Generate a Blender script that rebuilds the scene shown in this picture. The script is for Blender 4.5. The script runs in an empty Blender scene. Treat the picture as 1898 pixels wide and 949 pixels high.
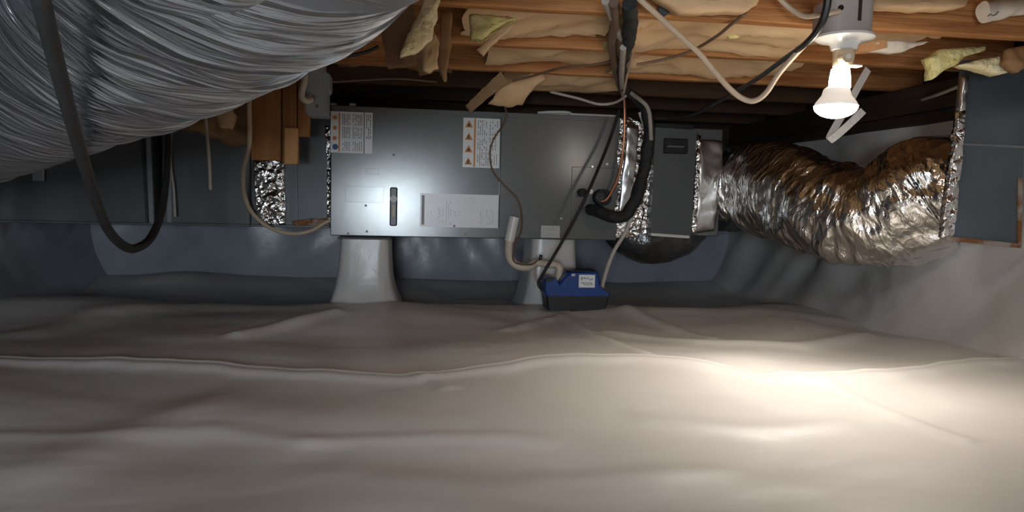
import bpy, math, random
import numpy as np
from mathutils import Vector, Matrix, noise

random.seed(7)
S = bpy.context.scene
COL = S.collection
R = math.radians
W_PX, H_PX, F_PX = 1898.0, 949.0, 1350.0
CZ = 0.43                                   # camera height above the liner floor (m)

# ------------------------------------------------------------------ camera
cam_d = bpy.data.cameras.new('camera')
cam = bpy.data.objects.new('camera', cam_d)
COL.objects.link(cam)
cam_d.sensor_width = 36.0
cam_d.lens = 36.0 * F_PX / W_PX
cam_d.clip_start = 0.02
CM = (Matrix.Rotation(R(-7.5), 3, 'Z') @ Matrix.Rotation(R(90 - 4.3), 3, 'X') @ Matrix.Rotation(R(1.45), 3, 'Z'))
CP = Vector((0, 0, CZ))
cam.matrix_world = Matrix.Translation(CP) @ CM.to_4x4()
S.camera = cam

# ------------------------------------------------------------------ world, light, exposure
w = bpy.data.worlds.new('world')
S.world = w
w.use_nodes = True
w.node_tree.nodes['Background'].inputs[0].default_value = (0.55, 0.65, 0.8, 1)
w.node_tree.nodes['Background'].inputs[1].default_value = 0.02
S.view_settings.view_transform = 'Standard'
S.view_settings.look = 'None'
S.view_settings.gamma = 1.0
S.view_settings.use_curve_mapping = False
S.view_settings.exposure = 0.52

HATCH = (-0.24, -1.55, 0.40)                # daylight entering through the access opening behind the camera
la = bpy.data.lights.new('access_daylight', 'AREA')
la.shape = 'RECTANGLE'
la.size, la.size_y = 0.46, 0.40
la.energy = 22.0
la.color = (0.80, 0.90, 1.0)
lo = bpy.data.objects.new('access_daylight', la)
COL.objects.link(lo)
lo.location = HATCH
lo.rotation_euler = (R(90), 0, 0)
lf = bpy.data.lights.new('inspection_light', 'SPOT')   # cool hand-held inspection light beside the photographer
lf.energy = 9.0; lf.color = (0.84, 0.93, 1.0); lf.shadow_soft_size = 0.035
lfo = bpy.data.objects.new('inspection_light', lf)
COL.objects.link(lfo)
lf.spot_size = R(88); lf.spot_blend = 0.7
lfo.location = (-0.19, -0.30, 0.41)
lfo.rotation_euler = (Vector((-0.05, 2.95, 0.22)) - Vector(lfo.location)).to_track_quat('-Z', 'Y').to_euler()

# ------------------------------------------------------------------ pixel -> place helpers (photo frame 1898 x 949)
def ray(px, py):
    return CM @ Vector(((px - W_PX / 2) / F_PX, -(py - H_PX / 2) / F_PX, -1.0))
def at(px, py, Y):
    r = ray(px, py)
    return CP + r * (Y / r.y)
def atz(px, py, z):
    r = ray(px, py)
    return CP + r * ((z - CZ) / r.z)
def atx(px, py, X):
    r = ray(px, py)
    return CP + r * (X / r.x)

# ------------------------------------------------------------------ materials
def new_mat(name):
    m = bpy.data.materials.new(name)
    m.use_nodes = True
    nt = m.node_tree
    return m, nt, nt.nodes, nt.links, nt.nodes['Principled BSDF']

def mat(name, col, rough=0.5, metal=0.0, col2=None, scale=8.0, stretch=(1, 1, 1), bump=0.0, bscale=None,
        bstretch=None, coat=0.0, spec=0.5, detail=4.0, rvar=0.0, lo=0.35, hi=0.65, uv=False, bdist=0.01, emit=None):
    m, nt, N, L, B = new_mat(name)
    B.inputs['Roughness'].default_value = rough
    B.inputs['Metallic'].default_value = metal
    B.inputs['Specular IOR Level'].default_value = spec
    B.inputs['Coat Weight'].default_value = coat
    B.inputs['Coat Roughness'].default_value = 0.2
    B.inputs['Base Color'].default_value = (*col, 1)
    if emit:
        B.inputs['Emission Color'].default_value = (*emit[0], 1)
        B.inputs['Emission Strength'].default_value = emit[1]
    tc = N.new('ShaderNodeTexCoord')
    src = tc.outputs['UV' if uv else 'Object']
    if col2 is not None:
        mp = N.new('ShaderNodeMapping'); mp.inputs['Scale'].default_value = stretch
        L.new(src, mp.inputs['Vector'])
        nz = N.new('ShaderNodeTexNoise'); nz.inputs['Scale'].default_value = scale; nz.inputs['Detail'].default_value = detail
        L.new(mp.outputs[0], nz.inputs['Vector'])
        cr = N.new('ShaderNodeValToRGB')
        cr.color_ramp.elements[0].position = lo; cr.color_ramp.elements[0].color = (*col, 1)
        cr.color_ramp.elements[1].position = hi; cr.color_ramp.elements[1].color = (*col2, 1)
        L.new(nz.outputs['Fac'], cr.inputs[0])
        L.new(cr.outputs[0], B.inputs['Base Color'])
        if rvar:
            mr = N.new('ShaderNodeMapRange')
            mr.inputs['To Min'].default_value = rough - rvar; mr.inputs['To Max'].default_value = rough + rvar
            L.new(nz.outputs['Fac'], mr.inputs['Value']); L.new(mr.outputs[0], B.inputs['Roughness'])
    if bump:
        mp2 = N.new('ShaderNodeMapping'); mp2.inputs['Scale'].default_value = bstretch or stretch
        L.new(src, mp2.inputs['Vector'])
        n2 = N.new('ShaderNodeTexNoise'); n2.inputs['Scale'].default_value = bscale or scale; n2.inputs['Detail'].default_value = 5
        L.new(mp2.outputs[0], n2.inputs['Vector'])
        bp = N.new('ShaderNodeBump'); bp.inputs['Strength'].default_value = bump; bp.inputs['Distance'].default_value = bdist
        L.new(n2.outputs['Fac'], bp.inputs['Height']); L.new(bp.outputs[0], B.inputs['Normal'])
    return m

def foil_mat(name, col, rough, scale, bump, stretch, uv=True):
    """crumpled aluminium foil: voronoi facets plus fine creases"""
    m, nt, N, L, B = new_mat(name)
    B.inputs['Base Color'].default_value = (*col, 1)
    B.inputs['Metallic'].default_value = 1.0
    B.inputs['Roughness'].default_value = rough
    tc = N.new('ShaderNodeTexCoord')
    mp = N.new('ShaderNodeMapping'); mp.inputs['Scale'].default_value = stretch
    L.new(tc.outputs['UV' if uv else 'Object'], mp.inputs['Vector'])
    n1 = N.new('ShaderNodeTexNoise'); n1.inputs['Scale'].default_value = scale; n1.inputs['Detail'].default_value = 4
    n1.inputs['Distortion'].default_value = 0.8
    L.new(mp.outputs[0], n1.inputs['Vector'])
    v = N.new('ShaderNodeTexVoronoi'); v.inputs['Scale'].default_value = scale * 1.4
    L.new(mp.outputs[0], v.inputs['Vector'])
    add = N.new('ShaderNodeMath'); add.operation = 'MULTIPLY_ADD'; add.inputs[1].default_value = 0.6
    L.new(v.outputs['Distance'], add.inputs[0]); L.new(n1.outputs['Fac'], add.inputs[2])
    bp = N.new('ShaderNodeBump'); bp.inputs['Strength'].default_value = bump; bp.inputs['Distance'].default_value = 0.01
    L.new(add.outputs[0], bp.inputs['Height']); L.new(bp.outputs[0], B.inputs['Normal'])
    return m

M = {}
M['liner'] = mat('white_liner_plastic', (0.72, 0.695, 0.66), 0.37, 0, (0.64, 0.615, 0.585), 1.6, bump=0.22, bscale=4.0, bdist=0.02, lo=0.4, hi=0.7)
M['wall_liner'] = mat('grey_wall_liner', (0.40, 0.42, 0.47), 0.28, 0, (0.30, 0.32, 0.37), 2.2, bump=0.2, bscale=3.0, bdist=0.03)
M['wall_liner_white'] = mat('white_wall_liner', (0.66, 0.63, 0.60), 0.35, 0, (0.56, 0.545, 0.53), 1.8, bump=0.4, bscale=4, bdist=0.03)
M['pier_wrap'] = mat('pier_wrap_plastic', (0.66, 0.64, 0.615), 0.30, 0, (0.58, 0.565, 0.545), 5, bump=0.3, bscale=9)
M['tape'] = mat('white_seam_tape', (0.72, 0.70, 0.66), 0.4, 0, (0.64, 0.62, 0.58), 12)
M['grey'] = mat('grey_painted_steel', (0.18, 0.187, 0.185), 0.225, 0.28, (0.16, 0.167, 0.165), 3.0, bump=0.05, bscale=5, rvar=0.04)
M['grey_dark'] = mat('dark_grey_painted_steel', (0.10, 0.107, 0.11), 0.42, 0.2, (0.085, 0.09, 0.094), 3.0, bump=0.08, bscale=7)
M['galv'] = mat('galvanised_duct_steel', (0.27, 0.285, 0.30), 0.36, 0.75, (0.20, 0.21, 0.22), 5.0, bump=0.12, bscale=4, rvar=0.08)
M['galv_blue'] = mat('blue_grey_galvanised_steel', (0.125, 0.15, 0.17), 0.34, 0.5, (0.095, 0.115, 0.13), 4.0, bump=0.1, bscale=4)
M['foil'] = foil_mat('crumpled_foil_tape', (0.80, 0.79, 0.77), 0.17, 32, 1.0, (1, 1, 1), uv=False)
M['foil_flat'] = foil_mat('smooth_foil', (0.70, 0.69, 0.67), 0.32, 7, 0.35, (1, 1, 1), uv=False)
M['flex'] = foil_mat('shiny_flex_duct_foil', (0.84, 0.82, 0.79), 0.17, 7, 0.9, (7.0, 2.4, 1))
M['flex_near'] = foil_mat('dull_flex_duct_foil', (0.57, 0.61, 0.66), 0.26, 6, 0.9, (10.0, 1.0, 1))
def wood(name, a, b, st, rough=0.75, bump=0.25):
    return mat(name, a, rough, 0, b, 6.0, st, bump, 14, st, spec=0.25, lo=0.3, hi=0.7)
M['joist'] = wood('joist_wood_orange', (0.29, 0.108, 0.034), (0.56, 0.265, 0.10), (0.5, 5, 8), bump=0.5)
M['joist_shaded'] = wood('joist_wood_shaded', (0.055, 0.030, 0.017), (0.085, 0.045, 0.024), (0.35, 4, 6))  # same joist wood, darkened: shade of the unlit rear bays put into the colour
M['post'] = wood('post_wood', (0.25, 0.10, 0.034), (0.40, 0.18, 0.064), (6, 5, 0.5))
M['post_light'] = wood('pale_block_wood', (0.52, 0.26, 0.11), (0.60, 0.33, 0.15), (6, 5, 0.5))
M['brace'] = wood('weathered_brown_wood', (0.11, 0.06, 0.032), (0.22, 0.13, 0.07), (5, 5, 0.6))
M['stick'] = wood('pale_split_wood', (0.60, 0.36, 0.18), (0.70, 0.46, 0.25), (3, 3, 3))
M['deck'] = wood('subfloor_plywood', (0.30, 0.16, 0.07), (0.38, 0.21, 0.1), (0.5, 3, 1))
M['sill'] = wood('dark_sill_wood', (0.035, 0.024, 0.018), (0.06, 0.04, 0.028), (3, 0.4, 5), 0.55)
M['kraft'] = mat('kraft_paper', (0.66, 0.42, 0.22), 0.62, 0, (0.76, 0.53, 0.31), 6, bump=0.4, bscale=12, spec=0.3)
M['kraft_brown_and_shaded'] = mat('brown_and_shaded_kraft', (0.26, 0.14, 0.062), 0.6, 0, (0.36, 0.21, 0.10), 6, bump=0.5, bscale=10, spec=0.3)  # brown paper; also carries the painted shade of the rear batts
M['fibre'] = mat('yellow_fiberglass', (0.72, 0.62, 0.22), 0.95, 0, (0.80, 0.72, 0.38), 30, bump=1.0, bscale=60, spec=0.1)
M['fibre_pale'] = mat('pale_fiberglass', (0.86, 0.73, 0.40), 0.95, 0, (0.92, 0.82, 0.54), 30, bump=1.0, bscale=60, spec=0.1)
M['paper'] = mat('white_paper_scrap', (0.74, 0.66, 0.55), 0.7, 0, (0.66, 0.58, 0.47), 14, bump=0.4, bscale=20)
M['black'] = mat('black_rubber', (0.012, 0.012, 0.013), 0.45, 0, (0.02, 0.02, 0.021), 20, bump=0.1, bscale=40)
M['foam'] = mat('black_foam_insulation', (0.010, 0.010, 0.011), 0.75, 0, (0.022, 0.021, 0.021), 30, bump=0.8, bscale=45)
M['hose'] = mat('dark_grey_hose', (0.022, 0.022, 0.023), 0.55, 0, (0.015, 0.015, 0.016), 20, bump=0.15, bscale=50)
M['black_plastic'] = mat('black_moulded_plastic', (0.012, 0.012, 0.014), 0.35, 0, (0.018, 0.018, 0.02), 10)
M['film'] = mat('dark_plastic_film', (0.045, 0.048, 0.05), 0.14, 0.35, (0.09, 0.09, 0.09), 6, bump=0.9, bscale=13, bdist=0.02, coat=0.4)
M['blue'] = mat('blue_moulded_plastic', (0.006, 0.042, 0.21), 0.32, 0, (0.009, 0.052, 0.25), 10, bump=0.05, bscale=90)
M['pvc'] = mat('white_pvc', (0.74, 0.72, 0.68), 0.35, 0, (0.68, 0.655, 0.61), 8)
M['pvc_tan'] = mat('cream_pvc', (0.66, 0.58, 0.47), 0.4, 0, (0.58, 0.49, 0.38), 12)
M['cable_tan'] = mat('cream_cable_sheath', (0.60, 0.47, 0.33), 0.5, 0, (0.52, 0.40, 0.28), 14)
M['cable_grey'] = mat('grey_cable_sheath', (0.42, 0.37, 0.32), 0.5, 0, (0.34, 0.30, 0.26), 14)
M['cable_brown'] = mat('brown_wire_sheath', (0.13, 0.075, 0.045), 0.55, 0, (0.18, 0.11, 0.07), 14)
M['copper'] = mat('copper_tube', (0.55, 0.24, 0.13), 0.3, 0.9, (0.40, 0.17, 0.09), 20)
M['vinyl'] = mat('cloudy_vinyl_tube', (0.56, 0.51, 0.45), 0.3, 0, (0.48, 0.43, 0.38), 12)
M['strap'] = mat('white_nylon_strap', (0.62, 0.60, 0.58), 0.5, 0, (0.56, 0.54, 0.52), 30, bump=0.3, bscale=120)
M['label'] = mat('white_label_paper', (0.86, 0.87, 0.88), 0.28, 0, (0.81, 0.82, 0.83), 9)
M['label_warm'] = mat('grey_label_paper', (0.55, 0.54, 0.52), 0.4, 0, (0.50, 0.49, 0.47), 9)
M['ink'] = mat('dark_print_ink', (0.045, 0.045, 0.05), 0.5, 0, (0.06, 0.06, 0.065), 40)
M['ink_grey'] = mat('grey_print_ink', (0.30, 0.31, 0.33), 0.5, 0, (0.36, 0.37, 0.39), 40)
M['orange'] = mat('orange_print_ink', (0.68, 0.26, 0.035), 0.5, 0, (0.62, 0.22, 0.03), 40)
M['blueink'] = mat('blue_print_ink', (0.03, 0.10, 0.22), 0.5, 0, (0.04, 0.13, 0.26), 40)
M['screw'] = mat('zinc_screw', (0.62, 0.62, 0.60), 0.25, 1.0, (0.5, 0.5, 0.48), 40)
M['screw_dark'] = mat('dull_painted_screw', (0.14, 0.14, 0.14), 0.45, 0.5, (0.10, 0.10, 0.10), 40)
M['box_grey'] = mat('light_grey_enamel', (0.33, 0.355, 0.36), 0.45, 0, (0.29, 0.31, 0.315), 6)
M['rust'] = mat('rusty_steel_edge', (0.26, 0.11, 0.04), 0.7, 0.3, (0.40, 0.34, 0.30), 22, lo=0.45, hi=0.6)
M['porcelain'] = mat('white_porcelain', (0.80, 0.78, 0.74), 0.25, 0, (0.76, 0.74, 0.70), 5)
M['pvc_box'] = mat('grey_pvc_box', (0.50, 0.46, 0.42), 0.5, 0, (0.46, 0.42, 0.385), 9)
M['bakelite'] = mat('cream_socket_adapter', (0.66, 0.53, 0.36), 0.4, 0, (0.60, 0.47, 0.31), 9)
M['bulb_lens'] = mat('lit_bulb_lens', (0.9, 0.9, 0.88), 0.4, emit=((1.0, 0.90, 0.76), 28.0))
M['bulb_neck'] = mat('lit_bulb_reflector', (0.85, 0.8, 0.72), 0.35, emit=((1.0, 0.88, 0.76), 0.32))
M['bulb_base'] = mat('lit_bulb_collar', (0.9, 0.9, 0.88), 0.4, emit=((1.0, 0.90, 0.76), 24.0))
M['concrete'] = mat('grey_concrete_block', (0.30, 0.30, 0.30), 0.85, 0, (0.22, 0.22, 0.22), 9, bump=0.5, bscale=40)

# ------------------------------------------------------------------ mesh builder
ORIGIN = {}
class MB:
    def __init__(s):
        s.v, s.f, s.uv = [], [], []
    def add(s, vs, fs, uvs=None):
        o = len(s.v)
        s.v += [Vector(q) for q in vs]
        s.f += [tuple(i + o for i in f) for f in fs]
        s.uv += uvs if uvs else [(0, 0)] * len(vs)
        return s
    def box(s, a, b, bev=0.0):
        (x0, y0, z0), (x1, y1, z1) = a, b
        x0, x1 = min(x0, x1), max(x0, x1); y0, y1 = min(y0, y1), max(y0, y1); z0, z1 = min(z0, z1), max(z0, z1)
        e = min(bev, (x1 - x0) * .45, (y1 - y0) * .45, (z1 - z0) * .45)
        if e <= 0:
            vs = [(x, y, z) for z in (z0, z1) for y in (y0, y1) for x in (x0, x1)]
            return s.add(vs, [(0, 2, 3, 1), (4, 5, 7, 6), (0, 1, 5, 4), (2, 6, 7, 3), (0, 4, 6, 2), (1, 3, 7, 5)])
        # chamfered box
        vs, idx = [], {}
        X, Y, Z = (x0, x1), (y0, y1), (z0, z1)
        for i in (0, 1):
            for j in (0, 1):
                for k in (0, 1):
                    sx, sy, sz = (1 - 2 * i), (1 - 2 * j), (1 - 2 * k)
                    for ax in range(3):
                        p = [X[i] + sx * e, Y[j] + sy * e, Z[k] + sz * e]
                        p[ax] = (X[i], Y[j], Z[k])[ax]
                        idx[(i, j, k, ax)] = len(vs); vs.append(tuple(p))
        fs = []
        for ax in range(3):
            for h in (0, 1):
                q = []
                for u, t in ((0, 0), (1, 0), (1, 1), (0, 1)):
                    c = [0, 0, 0]; c[ax] = h; c[(ax + 1) % 3] = u; c[(ax + 2) % 3] = t
                    q.append(idx[(*c, ax)])
                fs.append(tuple(q if h else q[::-1]))
        for ax in range(3):
            b1, b2 = (ax + 1) % 3, (ax + 2) % 3
            for u in (0, 1):
                for t in (0, 1):
                    c0 = [0, 0, 0]; c0[b1] = u; c0[b2] = t
                    c1 = list(c0); c1[ax] = 1
                    q = [idx[(*c0, b1)], idx[(*c1, b1)], idx[(*c1, b2)], idx[(*c0, b2)]]
                    fs.append(tuple(q if (u ^ t) else q[::-1]))
        for i in (0, 1):
            for j in (0, 1):
                for k in (0, 1):
                    q = (idx[(i, j, k, 0)], idx[(i, j, k, 1)], idx[(i, j, k, 2)])
                    fs.append(q if (i + j + k) % 2 else q[::-1])
        return s.add(vs, fs)
    def tube(s, pts, rad, seg=10, wob=0.0, wf=20.0, caps=True, squash=None):
        pts = [Vector(p) for p in pts]
        n = len(pts)
        rad = rad if hasattr(rad, '__len__') else [rad] * n
        T = [(pts[min(i + 1, n - 1)] - pts[max(i - 1, 0)]).normalized() for i in range(n)]
        up = Vector((0, 0, 1)) if abs(T[0].z) < 0.9 else Vector((0, 1, 0))
        nrm = (up - T[0] * up.dot(T[0])).normalized()
        vs, fs, uv = [], [], []
        Ls = 0.0
        for i in range(n):
            if i:
                Ls += (pts[i] - pts[i - 1]).length
                nrm = (nrm - T[i] * nrm.dot(T[i])).normalized()
            bn = T[i].cross(nrm)
            for k in range(seg):
                a = 2 * math.pi * k / seg
                r = rad[i]
                d = nrm * math.cos(a) + bn * math.sin(a)
                if wob:
                    r += wob * noise.noise((pts[i] + d * rad[i]) * wf)
                vs.append(pts[i] + d * r)
                uv.append((Ls, 2 * math.pi * abs(k / seg - 0.5) * 2 * 0.2))
        for i in range(n - 1):
            for k in range(seg):
                a, b = i * seg + k, i * seg + (k + 1) % seg
                fs.append((a, a + seg, b + seg, b)[::-1])
        if caps:
            fs.append(tuple(range(seg))); fs.append(tuple(range((n - 1) * seg, n * seg))[::-1])
        return s.add(vs, [f[::-1] for f in fs], uv)
    def lathe(s, prof, c, seg=28):
        """prof: (radius, z) from bottom to top around a vertical axis at c"""
        c = Vector(c)
        vs, fs = [], []
        for r, z in prof:
            for k in range(seg):
                a = 2 * math.pi * k / seg
                vs.append(c + Vector((r * math.cos(a), r * math.sin(a), z)))
        for i in range(len(prof) - 1):
            for k in range(seg):
                a, b = i * seg + k, i * seg + (k + 1) % seg
                fs.append((a, b, b + seg, a + seg))
        fs.append(tuple(range(seg))[::-1]); fs.append(tuple(range((len(prof) - 1) * seg, len(prof) * seg)))
        return s.add(vs, fs)
    def disc_y(s, c, r, t, seg=16):
        """short cylinder whose axis is Y, front face at c.y"""
        c = Vector(c); vs = []
        for y in (0, t):
            for k in range(seg):
                a = 2 * math.pi * k / seg
                vs.append(c + Vector((r * math.cos(a), y, r * math.sin(a))))
        fs = [tuple(range(seg)), tuple(range(seg, 2 * seg))[::-1]]
        fs += [(k, k + seg, (k + 1) % seg + seg, (k + 1) % seg) for k in range(seg)]
        return s.add(vs, fs)
    def prism(s, poly, t):
        """polygon (list of 3D points, roughly facing -Y) pushed back by t along Y"""
        n = len(poly)
        poly = [Vector(p) for p in poly]
        area = sum(poly[i].x * poly[(i + 1) % n].z - poly[(i + 1) % n].x * poly[i].z for i in range(n))
        if area < 0: poly = poly[::-1]
        vs = poly + [p + Vector((0, t, 0)) for p in poly]
        fs = [tuple(range(n)), tuple(range(n, 2 * n))[::-1]]
        fs += [(i, i + n, (i + 1) % n + n, (i + 1) % n) for i in range(n)]
        return s.add(vs, fs)
    def ribbon(s, pts, wv, t=0.002):
        pts = [Vector(p) for p in pts]; wv = Vector(wv); n = len(pts)
        vs, fs = [], []
        for i, p in enumerate(pts):
            tg = (pts[min(i + 1, n - 1)] - pts[max(i - 1, 0)]).normalized()
            nn = tg.cross(wv).normalized() * t * .5
            vs += [p - wv * .5 - nn, p + wv * .5 - nn, p + wv * .5 + nn, p - wv * .5 + nn]
        for i in range(n - 1):
            for k in range(4):
                a, b = i * 4 + k, i * 4 + (k + 1) % 4
                fs.append((a, b, b + 4, a + 4))
        fs += [(3, 2, 1, 0), tuple(range(4 * n - 4, 4 * n))]
        return s.add(vs, fs)
    def build(s, name, m, parent=None, smooth=False, fix=True):
        lo_ = Vector([min(p[i] for p in s.v) for i in range(3)]); hi_ = Vector([max(p[i] for p in s.v) for i in range(3)])
        c = Vector(((lo_.x + hi_.x) / 2, (lo_.y + hi_.y) / 2, lo_.z))
        me = bpy.data.meshes.new(name)
        me.from_pydata([p - c for p in s.v], [], s.f)
        ul = me.uv_layers.new(name='UVMap')
        li = np.empty(len(me.loops), dtype=np.int32); me.loops.foreach_get('vertex_index', li)
        ul.data.foreach_set('uv', np.array(s.uv, dtype=np.float32)[li].ravel())
        if fix:
            import bmesh
            bm = bmesh.new(); bm.from_mesh(me); bmesh.ops.recalc_face_normals(bm, faces=bm.faces); bm.to_mesh(me); bm.free()
        if smooth:
            me.polygons.foreach_set('use_smooth', [True] * len(me.polygons))
            if smooth != 'all':
                me.set_sharp_from_angle(angle=R(38))
        me.materials.append(M[m])
        o = bpy.data.objects.new(name, me)
        COL.objects.link(o)
        ORIGIN[o] = c
        if parent:
            o.parent = parent; o.location = c - ORIGIN[parent]
        else:
            o.location = c
        return o

def tag(o, label, cat, group=None):
    o['label'] = label; o['category'] = cat
    if group: o['group'] = group
    return o
def thing(name, loc, label, cat, group=None):
    o = bpy.data.objects.new(name, None); COL.objects.link(o)
    o.empty_display_size = 0.05
    o.location = loc; ORIGIN[o] = Vector(loc)
    return tag(o, label, cat, group)
def struct(o):
    o['kind'] = 'structure'; return o
def plabel(o, t):
    o['label'] = t; return o

def spline(pts, k=8):
    """Catmull-Rom through the points (Vectors or tuples of any length)"""
    P = [np.array(p, dtype=float) for p in pts]
    P = [2 * P[0] - P[1]] + P + [2 * P[-1] - P[-2]]
    out = []
    for i in range(1, len(P) - 2):
        for j in range(k):
            t = j / k
            a, b, c, d = P[i - 1:i + 3]
            out.append(0.5 * (2 * b + (c - a) * t + (2 * a - 5 * b + 4 * c - d) * t * t + (3 * b - a - 3 * c + d) * t ** 3))
    out.append(P[-2])
    return out
def cable(name, pts, r, m, parent=None, label=None, cat='cable', k=8, seg=8, wob=0, wf=30, group=None):
    sp = [Vector(p) for p in spline(pts, k)]
    rad = r
    if hasattr(r, '__len__'):
        rad = [float(q[0]) for q in spline([(x,) for x in r], k)]
    o = MB().tube(sp, rad, seg, wob, wf).build(name, m, parent, smooth=True)
    if label: tag(o, label, cat, group)
    return o
def P(px, py, Y): return at(px, py, Y)

def slab(outline, t, wr=0.006, wf=14.0, sub=0.012, bulge=0.0, seed=0.0):
    """lumpy sheet with the given outline (3D points about one XZ plane), wrinkled, t thick (along Y)"""
    pts = [Vector(p) for p in outline]
    xs = [p.x for p in pts]; zs = [p.z for p in pts]
    x0, x1, z0, z1 = min(xs), max(xs), min(zs), max(zs)
    # plane fit Y as function of x,z
    A = np.array([[p.x, p.z, 1] for p in pts]); b = np.array([p.y for p in pts])
    co = np.linalg.lstsq(A, b, rcond=None)[0]
    c = sum(pts, Vector()) / len(pts)
    rings = max(4, int(max(x1 - x0, z1 - z0) / sub / 2))
    # resample outline densely
    per = []
    n = len(pts)
    for i in range(n):
        a, d = pts[i], pts[(i + 1) % n]
        m_ = max(1, int((d - a).length / sub))
        for j in range(m_): per.append(a.lerp(d, j / m_))
    vs, fs = [], []
    K = len(per)
    for side in (0, 1):
        for q in range(1, rings + 1):
            for p in per:
                u = q / rings
                x = c.x + (p.x - c.x) * u; z = c.z + (p.z - c.z) * u
                y = co[0] * x + co[1] * z + co[2]
                v3 = Vector((x, z, seed))
                y += wr * noise.noise(v3 * wf) + wr * 0.5 * noise.noise(v3 * wf * 2.3)
                y += (-bulge if side == 0 else bulge * 0.3) * math.sqrt(max(0, 1 - u * u)) + (0 if side == 0 else t)
                if q == rings:
                    x += wr * 0.5 * noise.noise(v3 * wf * 3 + Vector((3, 1, 9))); z += wr * 0.5 * noise.noise(v3 * wf * 3 + Vector((7, 5, 2)))
                vs.append((x, y, z))
        vs.append((c.x, co[0] * c.x + co[1] * c.z + co[2] + (-bulge if side == 0 else t + bulge * .3), c.z))
    half = rings * K + 1
    for side in (0, 1):
        o = side * half
        for q in range(rings - 1):
            for k in range(K):
                fs.append((o + q * K + k, o + q * K + (k + 1) % K, o + (q + 1) * K + (k + 1) % K, o + (q + 1) * K + k))
        for k in range(K):
            fs.append((o + rings * K, o + (k + 1) % K, o + k))
    e = (rings - 1) * K
    for k in range(K):
        fs.append((e + k, e + (k + 1) % K, half + e + (k + 1) % K, half + e + k))
    return MB().add(vs, fs)

# ================================================================== SETTING
X_L, X_R, Y_B, Y_F = -1.60, 1.76, 3.95, -1.62
Z_J = 0.87                                   # underside of the joists
Z_T = 1.105                                  # underside of the subfloor
Z_W = 0.725                                  # top of the wall liner

# ---- floor liner: a height field with humps, folds and a lapped seam
def seg_dist(X, Y, pl):
    D = np.full(X.shape, 9e9)
    for (ax, ay), (bx, by) in zip(pl[:-1], pl[1:]):
        dx, dy = bx - ax, by - ay
        t = np.clip(((X - ax) * dx + (Y - ay) * dy) / (dx * dx + dy * dy), 0, 1)
        D = np.minimum(D, np.hypot(X - ax - t * dx, Y - ay - t * dy))
    return D
def floor_px(pts): return [tuple(atz(px, py, 0.0).xy) for px, py in pts]
rng = np.random.default_rng(5)
WAVES = []
for i in range(26):
    lam = rng.uniform(0.3, 1.5); ang = rng.normal(math.pi / 2, 0.8); ph = rng.uniform(0, 6.28)
    WAVES.append((2 * math.pi / lam * math.cos(ang), 2 * math.pi / lam * math.sin(ang), ph, 0.0036 * lam ** 1.1))
FOLDS = [  # (polyline on the photo, height m, half width m)
    ([(0, 836), (210, 832), (390, 816), (500, 832), (570, 842)], 0.004, 0.03),
    ([(570, 842), (720, 836), (930, 833), (1010, 840)], 0.004, 0.025),
    ([(1540, 722), (1640, 778), (1795, 850)], 0.008, 0.014),
    ([(1040, 590), (1110, 640), (1200, 688)], 0.014, 0.03),
    ([(1130, 622), (1300, 645), (1480, 652), (1600, 632)], 0.013, 0.04),
    ([(1160, 585), (1320, 636)], 0.012, 0.03),
    ([(620, 600), (500, 625), (440, 640)], 0.016, 0.03),
    ([(770, 718), (830, 745)], 0.006, 0.02),
    ([(60, 620), (180, 590), (380, 575), (600, 580)], 0.016, 0.09),
    ([(740, 580), (1000, 582), (1330, 588), (1560, 600)], 0.010, 0.09),
    ([(90, 905), (230, 830), (400, 760)], 0.010, 0.07),
    ([(940, 615), (1010, 592)], 0.01, 0.03),
    ([(1200, 790), (1400, 800), (1560, 795)], 0.006, 0.035),
    ([(1000, 905), (1180, 892), (1330, 868)], 0.004, 0.03),
    ([(640, 905), (900, 925), (1200, 915)], 0.004, 0.05),
]
FOLDS = [(floor_px(a), h, s) for a, h, s in FOLDS]
SEAM = floor_px([(-120, 678), (0, 681), (200, 685), (360, 690), (520, 697), (650, 706), (775, 719), (880, 708), (1010, 697), (1180, 696),
                 (1300, 704), (1400, 719), (1520, 708), (1640, 700), (1815, 687)])
SEAM = [(-1.75, SEAM[0][1])] + SEAM + [(1.9, SEAM[-1][1])]
sx = np.array([p[0] for p in SEAM]); sy = np.array([p[1] for p in SEAM])
def floor_h(X, Y):
    X = np.asarray(X, float); Y = np.asarray(Y, float)
    Z = np.zeros(X.shape)
    wx = X + 0.10 * np.sin(1.7 * Y + 0.5) + 0.05 * np.sin(4.1 * Y + X * 2)
    wy = Y + 0.12 * np.sin(1.9 * X + 0.8) + 0.05 * np.sin(4.7 * X - Y)
    for a, b, p, h in WAVES:
        q = np.sin(a * wx + b * wy + p)
        Z += h * (q + 0.5 * np.abs(q))
    for pl, h, s in FOLDS:
        D = seg_dist(X, Y, pl)
        Z += h * np.exp(-(D / s) ** 2)
    # the ground falls away under the air handler towards the back wall
    t = np.clip((Y - 2.86) / 0.30, 0, 1); Z -= 0.055 * t * t * (3 - 2 * t)
    t = np.clip((Y - 3.3) / 0.6, 0, 1); Z += 0.05 * t * t * (3 - 2 * t)
    return Z - 0.012
def fz(x, y): return float(floor_h(np.array([x]), np.array([y]))[0])

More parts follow.
